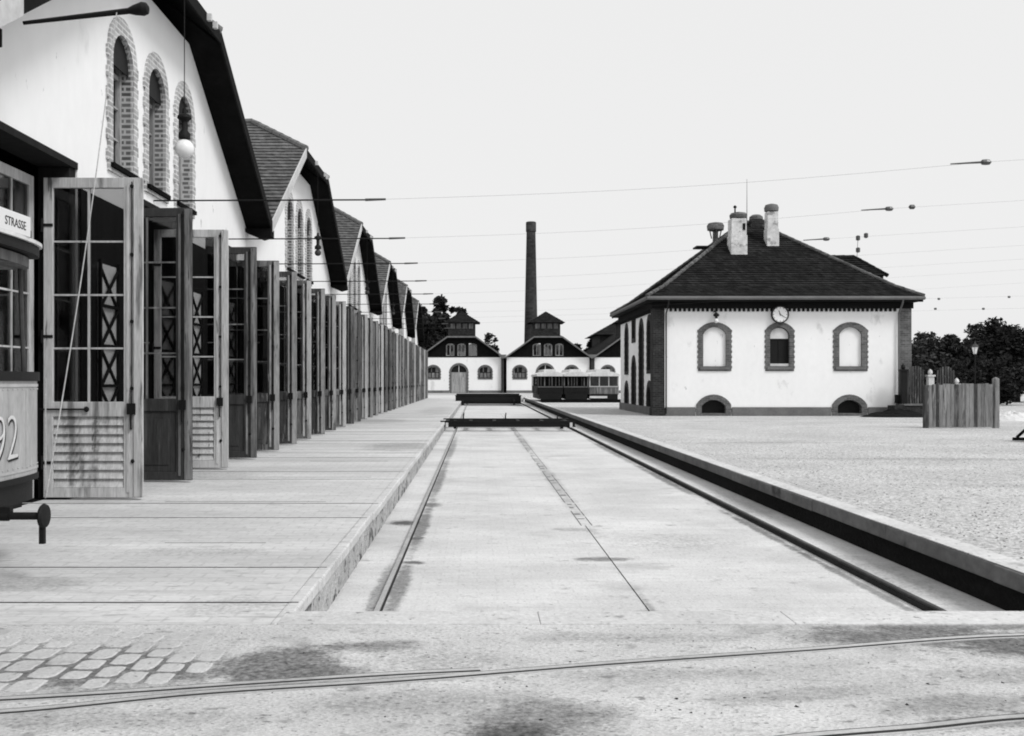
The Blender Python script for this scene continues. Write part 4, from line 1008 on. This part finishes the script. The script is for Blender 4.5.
# ------------------------------------------------------------------ trams parked before the far sheds
TD = 76.0
def far_tram(x0, x1, body, label, lit):
    X0, X1 = PX(x0, TD), PX(x1, TD); xc = (X0 + X1) / 2; w = (X1 - X0) / 2 - .02
    t = thing('tram_car', (xc, TD, 0), label, 'tram', 'trams parked in front of the far sheds')
    Lg = 8.5
    m = MB(); m.box(xc - w + .1, xc + w - .1, TD - .25, TD + Lg, .22, .62); m.build('underframe', 'tram_dark', t)
    m = MB(); m.plate(rect(xc - w, xc + w, .55, 1.22), [], -.04, .06, FY(TD)); m.build('dash', body, t, bevel=.04)
    if lit:
        m = MB(); m.box(xc - w - .01, xc + w + .01, TD - .11, TD - .062, 1.13, 1.22); m.build('dash_rail', 'tram_cream', t)
        m = MB(); m.box(xc - w + .0, xc + .2, TD - .32, TD - .08, .30, .46); m.build('bumper', 'tram_roof', t)
    m = MB()
    n = 3 if lit else 7
    for k in range(n + 1):
        x = xc - w + .04 + (2 * w - .08) * k / n + (0 if lit or k in (0, n) else random.uniform(-.06, .06)); m.box(x - .04, x + .04, TD - .05, TD + .03, 1.22, 1.96)
    for k in range(6):
        for s in (-1, 1): m.box(xc + s * w - .05 * (s > 0), xc + s * w + .05 * (s < 0), TD + .6 + k * 1.5, TD + .72 + k * 1.5, .6, 1.96)
    m.build('window_frame', 'tram_cream' if lit else 'paint_mid', t)
    if not lit:
        m = MB(); m.box(xc - w, xc + w, TD - .085, TD - .062, 1.12, 1.18); m.build('waist_rail', 'stone_plinth', t)
    m = MB()
    for s in (-1, 1): m.box(xc + s * (w - .04) - .02, xc + s * (w - .04) + .02, TD + 1.0, TD + Lg, .6, 1.2)
    m.plate(rect(xc - w, xc + w, .6, 1.96), [rect(xc - w + .15, xc - .5, 1.25, 1.85)], -.03, .03, FY(TD + 1.1)); m.plate(rect(xc - w, xc + w, .6, 1.96), [rect(xc - w + .2, xc - .7, 1.3, 1.8)], -.03, .03, FY(TD + 6))
    m.build('body', body, t)
    if lit:
        m = MB(); m.box(xc - w + .05, xc + w - .05, TD - .006, TD + .004, 1.22, 1.95); m.build('windscreen', 'glass_dim', t)
    m = MB(); prof = [(xc + a, b) for a, b in [(-w - .06, 1.96), (w + .06, 1.96), (w + .05, 2.12), (w * .55, 2.3), (-w * .55, 2.3), (-w - .05, 2.12)]]
    m.plate(prof, [], -Lg, .2, FY(TD)); m.build('roof', 'tram_roof', t)
    m = MB(); m.plate([(xc - w * .5, 2.28), (xc + w * .5, 2.28), (xc + w * .45, 2.5), (xc - w * .45, 2.5)], [], -Lg + .8, -.5, FY(TD)); m.build('clerestory', 'tram_roof', t)
    return t

far_tram(537.5, 563, 'tram_dark', 'leftmost dark open-platform tram with white roof before the far sheds', False)
far_tram(563.5, 588.5, 'tram_dark', 'dark tram standing between the open platform tram and the paler tram end', False)
far_tram(589, 619, 'paint_grey', 'tram with a pale windowed end and white bumper beside the house corner', True)
t = thing('shade_strip', (PX(585, 72), 72, 0), 'long dark low timber added as shade under the far trams', 'strip')
m = MB(); m.box(PX(541, 74), PX(640, 74), 74.3, 74.7, 0, .24); m.build('strip', 'soffit_wood', t, bevel=.02)  # dark bar added for the shade beneath the parked trams

# ------------------------------------------------------------------ overhead wires over the gates
WG = 'contact wires strung from the gates across the pit'
for i, gy in enumerate([7.8 + 4.6 * k for k in range(2, 12)]):
    zc = 4.66
    l = ['nearest', 'second', 'third', 'fourth', 'fifth', 'sixth', 'seventh', 'eighth', 'ninth', 'farthest'][i] + ' contact wire running from its gate out over the pit'
    t = thing('contact_wire', (-5, gy, zc), l, 'wire', WG)
    xi = -1.55
    m = MB(); m.tube((-7, gy, zc), (xi - .3, gy, zc + .02), .013, n=6); m.build('wire', 'iron', t)
    m = MB(); m.tube((xi - .35, gy, zc + .02), (xi, gy, zc + .03), .024, .018, n=6); m.build('insulator_rod', 'insulator', t)
    xr = 8.6 + .25 * i; zr = 5.32 if i < 6 else 5.1
    if i < 7:
        m = MB(); p = [Vector((xi, gy, zc + .03)).lerp(Vector((xr, gy, zr)), k / 10) + Vector((0, 0, -.10 * math.sin(PI * k / 10))) for k in range(11)]
        m.path(p, .0017, 5); e = Vector((xr + 26, gy, zr + 1.6)); m.tube(p[-1], e, .0015, n=5); m.build('span_wire', 'wire_grey', t)
        if i < 3:
          m = MB(); m.tube((xr - .55, gy, zr - .03), (xr, gy, zr), .01, .02, 6); m.lathe([(.015, -.09), (.045, -.06), (.05, 0), (.045, .06), (.015, .09)], (xr + .05, gy, zr), 10, 'x'); m.build('insulator', 'insulator', t)
        if i == 1:
            m = MB(); m.lathe([(.015, -.07), (.05, -.04), (.05, .04), (.015, .07)], (PX(912, gy), gy, zr + .04), 10, 'x'); m.build('insulator', 'insulator', t)
        if i == 2:
            for px, py in ((858, 238), (866, 235.5), (858, 250)): m = MB(); m.lathe([(.015, -.07), (.055, -.05), (.055, .05), (.015, .07)], (PX(px, gy), gy, PZ(py, gy)), 10, 'z'); m.build('insulator', 'insulator', t)
            m = MB(); m.tube((PX(858, gy), gy, PZ(237, gy)), (PX(857, gy), gy, PZ(258, gy)), .006, n=5); m.build('drop_wire', 'iron', t)
    elif i < 9:
        m = MB(); m.tube((xi, gy, zc + .03), (8.0, gy, 4.95), .002, n=5); m.build('span_wire', 'iron', t)
for py0, py1, pts, l in ((297, 295, ((944, 298), (1015, 296)), 'upper thin far wire with dark beads right of the house'), (309, 307.5, ((940.5, 308), (989, 308)), 'lower thin far wire with dark beads right of the house')):
    t = thing('span_wire', (PX(960, 44), 44, 4.8), l, 'wire')
    m = MB(); m.tube((PX(912, 47), 47, PZ(py0 + 2, 47)), (PX(1130, 44), 44, PZ(py1 - 2, 44)), .0018, n=5); m.build('wire', 'iron', t)
    for a, b in pts:
        m = MB(); m.lathe([(.02, -.06), (.05, -.04), (.05, .04), (.02, .06)], (PX(a, 45), 45.5, PZ(b, 45)), 10, 'x'); m.build('insulator', 'insulator', t)

# ------------------------------------------------------------------ things right of the house
FD = 34.0
def plank_fence():
    x0, x1 = PX(929, FD), PX(993, FD)
    t = thing('plank_fence', ((x0 + x1) / 2, FD, 0), 'weathered grey plank fence panel with a tall end post, right of the house', 'fence')
    x = x0; k = 0
    while x < x1 - .02:
        w = random.uniform(.11, .15); w = min(w, x1 - x); m = MB(); h = 1.50 + random.uniform(-.035, .03); dy = random.uniform(-.008, .008)
        m.box(x + .004, x + w - .004, FD + dy, FD + .028 + dy, .03, h)
        o = m.build('plank', ['plank_grey', 'plank_grey', 'paint_mid', 'plank_grey', 'paint_grey'][k % 5], t, bevel=.004); x += w; k += 1
    m = MB(); m.box(x0, x1, FD + .04, FD + .11, .3, .42); m.box(x0, x1, FD + .04, FD + .11, 1.1, 1.22); m.build('rail', 'plank_grey', t)
    xp = PX(996.5, FD); m = MB(); m.box(xp - .085, xp + .085, FD - .04, FD + .14, -.1, 1.68); m.add([(xp - .085, FD - .04, 1.68), (xp + .085, FD - .04, 1.68), (xp + .085, FD + .14, 1.68), (xp - .085, FD + .14, 1.68), (xp, FD + .05, 1.74)], [(0, 1, 4), (1, 2, 4), (2, 3, 4), (3, 0, 4)]); m.build('post', 'plank_grey', t, bevel=.006)
    m = MB(); m.box(x0 - .16, x0 - .01, FD - .02, FD + .13, -.1, 1.46); m.build('post', 'paint_mid', t, bevel=.006)
plank_fence()
GD = 45.2
def gate_leafs(xa, xb, zt, label):
    X0, X1 = PX(xa, GD), PX(xb, GD); t = thing('picket_gate', ((X0 + X1) / 2, GD, 0), label, 'gate', 'arched picket gates beside the house')
    m = MB(); n = int((X1 - X0) / .105)
    for k in range(n):
        x = X0 + (k + .5) * (X1 - X0) / n; u = (x - (X0 + X1) / 2) / ((X1 - X0) / 2); z = zt - .32 + .34 * math.sqrt(max(0, 1 - u * u)); m.box(x - .038, x + .038, GD, GD + .025, .12, z)
    m.build('pickets', 'paint_mid', t); m = MB(); m.box(X0, X1, GD + .026, GD + .09, .45, .55); m.box(X0, X1, GD + .026, GD + .09, 1.22, 1.32); m.bar((X0 + .05, GD + .06, .55), (X1 - .05, GD + .06, 1.22), .03, .09); m.build('cross_rail', 'paint_dark', t)
gate_leafs(907, 924.5, 2.26, 'left leaf of the arched picket gate, beside the house corner'); gate_leafs(936.5, 955, 2.24, 'right leaf of the arched picket gate, behind the plank fence')
for px, h, mat, l in ((903.5, 2.35, 'tram_dark', 'dark gate post beside the house corner'), (930.5, 2.1, 'frame_white', 'pale gate post with a pointed cap between the arched gates'), (957, 1.7, 'frame_white', 'small pale gate post right of the arched gates')):
    x = PX(px, GD); t = thing('gate_post', (x, GD, 0), l, 'post'); w = .13 if px < 950 else .08
    m = MB(); m.box(x - w, x + w, GD - .1, GD + .16, 0, h - .3); m.build('post', mat, t, bevel=.01)
    m = MB(); m.box(x - w - .04, x + w + .04, GD - .14, GD + .2, h - .3, h - .22); m.lathe([(.06, 0), (.11, .08), (.09, .18), (.01, .26)], (x, GD + .03, h - .22), 10); m.build('cap', mat, t, smooth=True)
t = thing('low_wall', (19.4, 44.9, 0), 'low dark brick wall with a pale ledge at the foot of the house corner', 'wall')
m = MB(); m.box(PX(893, 45), PX(927, 45), 44.8, 45.6, -.1, .5); m.build('wall', 'brick_dark', t); m = MB(); m.box(PX(902, 45), PX(927.5, 45), 44.75, 45.65, .50, .57); m.build('ledge', 'stone_plinth', t)
m = MB(); m.box(PX(899, 45.1), PX(928, 45.1), 45.3, 45.58, .58, .98); m.build('step_wall', 'soil_dark', t)
def heap(name, label, cat, cx, cy, rx, ry, h, mat, seed, kind=None):
    rnd = random.Random(seed); m = MB(); n, rings = 28, 8; vs = [(cx, cy, h)]
    for r in range(1, rings + 1):
        for k in range(n):
            a = 2 * PI * k / n; f = r / rings; q = 1 + rnd.uniform(-.08, .08)
            vs.append((cx + rx * f * q * math.cos(a), cy + ry * f * q * math.sin(a), h * (1 - f ** 1.3) * rnd.uniform(.75, 1.15) - (.02 if r == rings else 0)))
    fs = [(0, 1 + k, 1 + (k + 1) % n) for k in range(n)]
    for r in range(rings - 1):
        for k in range(n): a = 1 + r * n + k; b = 1 + r * n + (k + 1) % n; fs.append((a, a + n, b + n, b))
    m.add(vs, fs); o = m.build(name, mat, None, at=(cx, cy, 0)); return tag(o, label, cat)
heap('coal_heap', 'dark heap of coal and ash against the right foot of the house', 'heap', PX(897, 44.6), 44.6, 1.75, .75, .34, 'soil_dark', 3)
heap('sand_heap', 'pale heap of sand at the right edge behind the plank fence', 'heap', PX(1012, 41), 41, 1.0, 1.2, .36, 'sand', 5)
heap('sand_heap', 'long pale bank of sand at the far right beyond the sand heap', 'heap', PX(1040, 44), 44, 2.6, 1.3, .25, 'sand', 8)
# street lamp
LD = 62; lx = PX(975, LD)
t = thing('street_lamp', (lx, LD, 0), 'slim gas street lamp with a glass lantern before the dark trees', 'street lamp')
zl = PZ(354, LD)
m = MB(); m.lathe([(.14, 0), (.12, .3), (.06, .5), (.045, 1.2), (.04, zl)], (lx, LD, 0), 10); m.build('post', 'iron', t, smooth=True)
m = MB(); m.lathe([(.10, 0), (.21, .42)], (lx, LD, zl), 6); m.build('lantern_glass', 'globe_glass', t)
m = MB(); m.lathe([(.25, .42), (.16, .55), (.07, .62), (.05, .72), (.01, .78)], (lx, LD, zl), 8)
for k in range(6): a = k * PI / 3; m.tube((lx + .1 * math.cos(a), LD + .1 * math.sin(a), zl), (lx + .215 * math.cos(a), LD + .215 * math.sin(a), zl + .42), .014, n=5)
m.build('lantern_frame', 'iron_worn', t)
# barrow at the right edge
bd_ = 26.0; bx = PX(1013, bd_ + .6)
t = thing('barrow', (bx + .8, bd_, 0), 'dark wooden barrow with a skid frame cut off by the right edge', 'barrow')
m = MB(); m.bar((bx, bd_, .06), (bx + 1.3, bd_, .05), .07, .08); m.bar((bx, bd_ + .6, .06), (bx + 1.3, bd_ + .6, .05), .07, .08); m.bar((bx + .1, bd_, .1), (bx + .46, bd_, .42), .06, .06); m.bar((bx + .1, bd_ + .6, .1), (bx + .46, bd_ + .6, .42), .06, .06); m.bar((bx + 1.2, bd_, .1), (bx + 1.2, bd_, .42), .06, .06); m.bar((bx + 1.2, bd_ + .6, .1), (bx + 1.2, bd_ + .6, .42), .06, .06)
m.build('skid_frame', 'soffit_wood', t); m = MB(); m.box(bx + .45, bx + 1.6, bd_ - .05, bd_ + .65, .42, .48); m.box(bx + .45, bx + .5, bd_ - .05, bd_ + .65, .48, .75); m.build('tray', 'paint_dark', t)

# ------------------------------------------------------------------ trees
def tree(name, label, x, y, base, top, rx, ry=None, n=3200, leaf=.3, mat='leaf_dark', clumps=34, seed=1, group=None, trunk_r=.3, gaps=0.0, low=.3, shape=1.0):
    rnd = random.Random(seed); ry = ry or rx; H_ = top - base
    t = thing(name, (x, y, 0), label, 'tree', group)
    zc0 = base + H_ * low; cz = (zc0 + top) / 2; rz_ = (top - zc0) / 2
    m = MB(); pts = [(x, y, -.1), (x + .1, y, base + H_ * .25), (x - .1, y + .1, base + H_ * .55), (x, y, base + H_ * .85)]
    rr = [trunk_r, trunk_r * .75, trunk_r * .5, trunk_r * .15]
    for i in range(3): m.tube(pts[i], pts[i + 1], rr[i], rr[i + 1], 9)
    C_ = []
    for k in range(clumps):
        while True:
            u = Vector((rnd.uniform(-1, 1), rnd.uniform(-1, 1), rnd.uniform(-1, 1)))
            if u.length < 1 and u.length > .35: break
        wz = (1 - .35 * shape * max(0, u.z))
        c = Vector((x + u.x * rx * .86 * wz, y + u.y * ry * .86 * wz, cz + u.z * rz_ * .88)); C_.append((c, rnd.uniform(.28, .5) * min(rx, rz_)))
    for c, r in C_[:10]:
        f = rnd.uniform(.25, .7); a = Vector((x, y, base + H_ * f)); m.tube(a, c, trunk_r * .28, .02, 6)
    m.build('trunk', 'bark', t, smooth=True)
    m = MB(); per = n // clumps
    for c, r in C_:
        for k in range(per):
            d = Vector((rnd.gauss(0, 1), rnd.gauss(0, 1), rnd.gauss(0, 1))); d.normalize(); q = r * (rnd.random() ** .4) * rnd.uniform(.75, 1.12)
            p = c + Vector((d.x * q, d.y * q, d.z * q * .85))
            a = Vector((rnd.uniform(-1, 1), rnd.uniform(-1, 1), rnd.uniform(-.6, .6))).normalized(); b = a.cross(Vector((rnd.uniform(-1, 1), rnd.uniform(-1, 1), rnd.uniform(-1, 1)))).normalized()
            s = leaf * rnd.uniform(.6, 1.3)
            m.quad(p - a * s, p - b * s * .5, p + a * s, p + b * s * .5)
    m.build('crown', mat, t)
    return t
TG = 'trees beyond the far end of the depot'
def T(px, py, hw, d, label, seed, base_y=None, **k):
    tree('tree', label, PX(px, d), d, 0, PZ(py, d), hw * d / 1000, seed=seed, **k)
T(416, 294, 13, 165, 'dark tall tree rising right behind the depot end', 1, group=TG, leaf=.42, n=6500, low=.1, shape=.2, clumps=44)
T(440, 293, 14, 172, 'dark rounded tall tree left of the left shed lantern', 2, group=TG, leaf=.42, n=7000, low=.2, shape=.2, clumps=44)
T(457, 295, 9.5, 176, 'narrow dark tree top rising just behind the left shed lantern', 3, group=TG, leaf=.42, n=5000, low=.3, shape=.3, clumps=36)
T(428, 312, 19, 160, 'broad lower dark tree behind the left shed roof', 4, group=TG, leaf=.42, n=7000, low=.05, shape=0, clumps=46)
T(398, 320, 14, 158, 'low dark tree behind the farthest depot gable', 14, group=TG, leaf=.42, n=2600, low=.1)
T(489, 327, 9, 165, 'small sparse tree between the two far sheds', 5, group=TG, leaf=.34, n=420, low=.4, clumps=16, trunk_r=.15)
T(574, 336, 11, 165, 'dark bushy tree behind the right slope of the middle shed', 6, group=TG, leaf=.4, n=2600, low=.1)
T(594, 338, 12, 170, 'dark bushy tree between the middle shed and the tall workshop', 7, group=TG, leaf=.4, n=2600, low=.1)
RG = 'trees along the right edge beyond the picket gate'
T(925, 330, 22, 70, 'lighter leafy tree just right of the house corner', 8, group=RG, leaf=.17, n=7500, mat='leaf_mid', low=.0, clumps=60, shape=.4)
T(950, 329, 20, 72, 'mid-dark tree left of the street lamp', 9, group=RG, leaf=.17, n=6500, low=.0, clumps=50, shape=.4)
T(984, 316, 32, 78, 'big dark round tree behind the street lamp', 10, group=RG, leaf=.19, n=11000, low=.0, clumps=70, shape=.3)
T(1016, 321, 24, 76, 'dark tree at the right edge of the picture', 11, group=RG, leaf=.19, n=7500, low=.0, clumps=50, shape=.3)
tree('hedge', 'dark low hedge under the right hand trees', PX(975, 66), 66, 0, 2.9, 6.4, 1.2, n=12000, leaf=.16, clumps=90, seed=12, low=0, shape=0, trunk_r=.05)
tree('tree', 'dark tree beyond the right edge', PX(1075, 74), 74, 0, 6.5, 3.2, n=5000, leaf=.2, clumps=45, seed=13, low=0, group=RG)

# remove nothing; all leaf prototypes are in use
for k, o in LEAF.items():
    if k not in USED: raise SystemExit('unused prototype')

# ------------------------------------------------------------------ camera, light, sky
cam = bpy.data.cameras.new('camera'); co = bpy.data.objects.new('camera', cam); COL.objects.link(co)
co.location = (0, 0, 1.6); co.rotation_euler = (R(90), 0, 0)
cam.sensor_width = 36; cam.lens = 36 * 1000 / 1024; cam.shift_x = (512 - 477) / 1024; cam.shift_y = (381 - 368) / 1024
cam.clip_end = 3000; cam.clip_start = .05
scene.camera = co
sd_ = Vector((.62, -.5, .85)).normalized()
sun = bpy.data.lights.new('sun', 'SUN'); sun.energy = SUN; sun.angle = R(18); sun.color = (1, 1, 1)
so = bpy.data.objects.new('sun', sun); COL.objects.link(so); so.rotation_euler = sd_.to_track_quat('Z', 'Y').to_euler(); so.location = (20, -20, 30)
w = bpy.data.worlds.new('World'); scene.world = w; w.use_nodes = True
nt = w.node_tree; N = nt.nodes; L = nt.links
sky = N.new('ShaderNodeTexSky'); sky.sky_type = 'NISHITA'; sky.sun_disc = False
sky.sun_elevation = math.asin(sd_.z); sky.sun_rotation = math.atan2(sd_.x, sd_.y); sky.dust_density = 4; sky.air_density = 1.2
bw = N.new('ShaderNodeRGBToBW'); L.new(sky.outputs[0], bw.inputs[0])
mx = N.new('ShaderNodeMix'); mx.inputs[0].default_value = .86; L.new(bw.outputs[0], mx.inputs[2]); mx.inputs[3].default_value = SKYC
cc = N.new('ShaderNodeCombineColor')
for i in range(3): L.new(mx.outputs[0], cc.inputs[i])
L.new(cc.outputs[0], N['Background'].inputs[0]); N['Background'].inputs[1].default_value = .1
scene.view_settings.view_transform = 'Standard'; scene.view_settings.look = 'None'; scene.view_settings.gamma = 1; scene.view_settings.exposure = 0
scene.cycles.filter_width = 1.9; scene.cycles.transparent_max_bounces = 24; scene.cycles.max_bounces = 6; scene.cycles.diffuse_bounces = 3; scene.cycles.caustics_reflective = False; scene.cycles.caustics_refractive = False
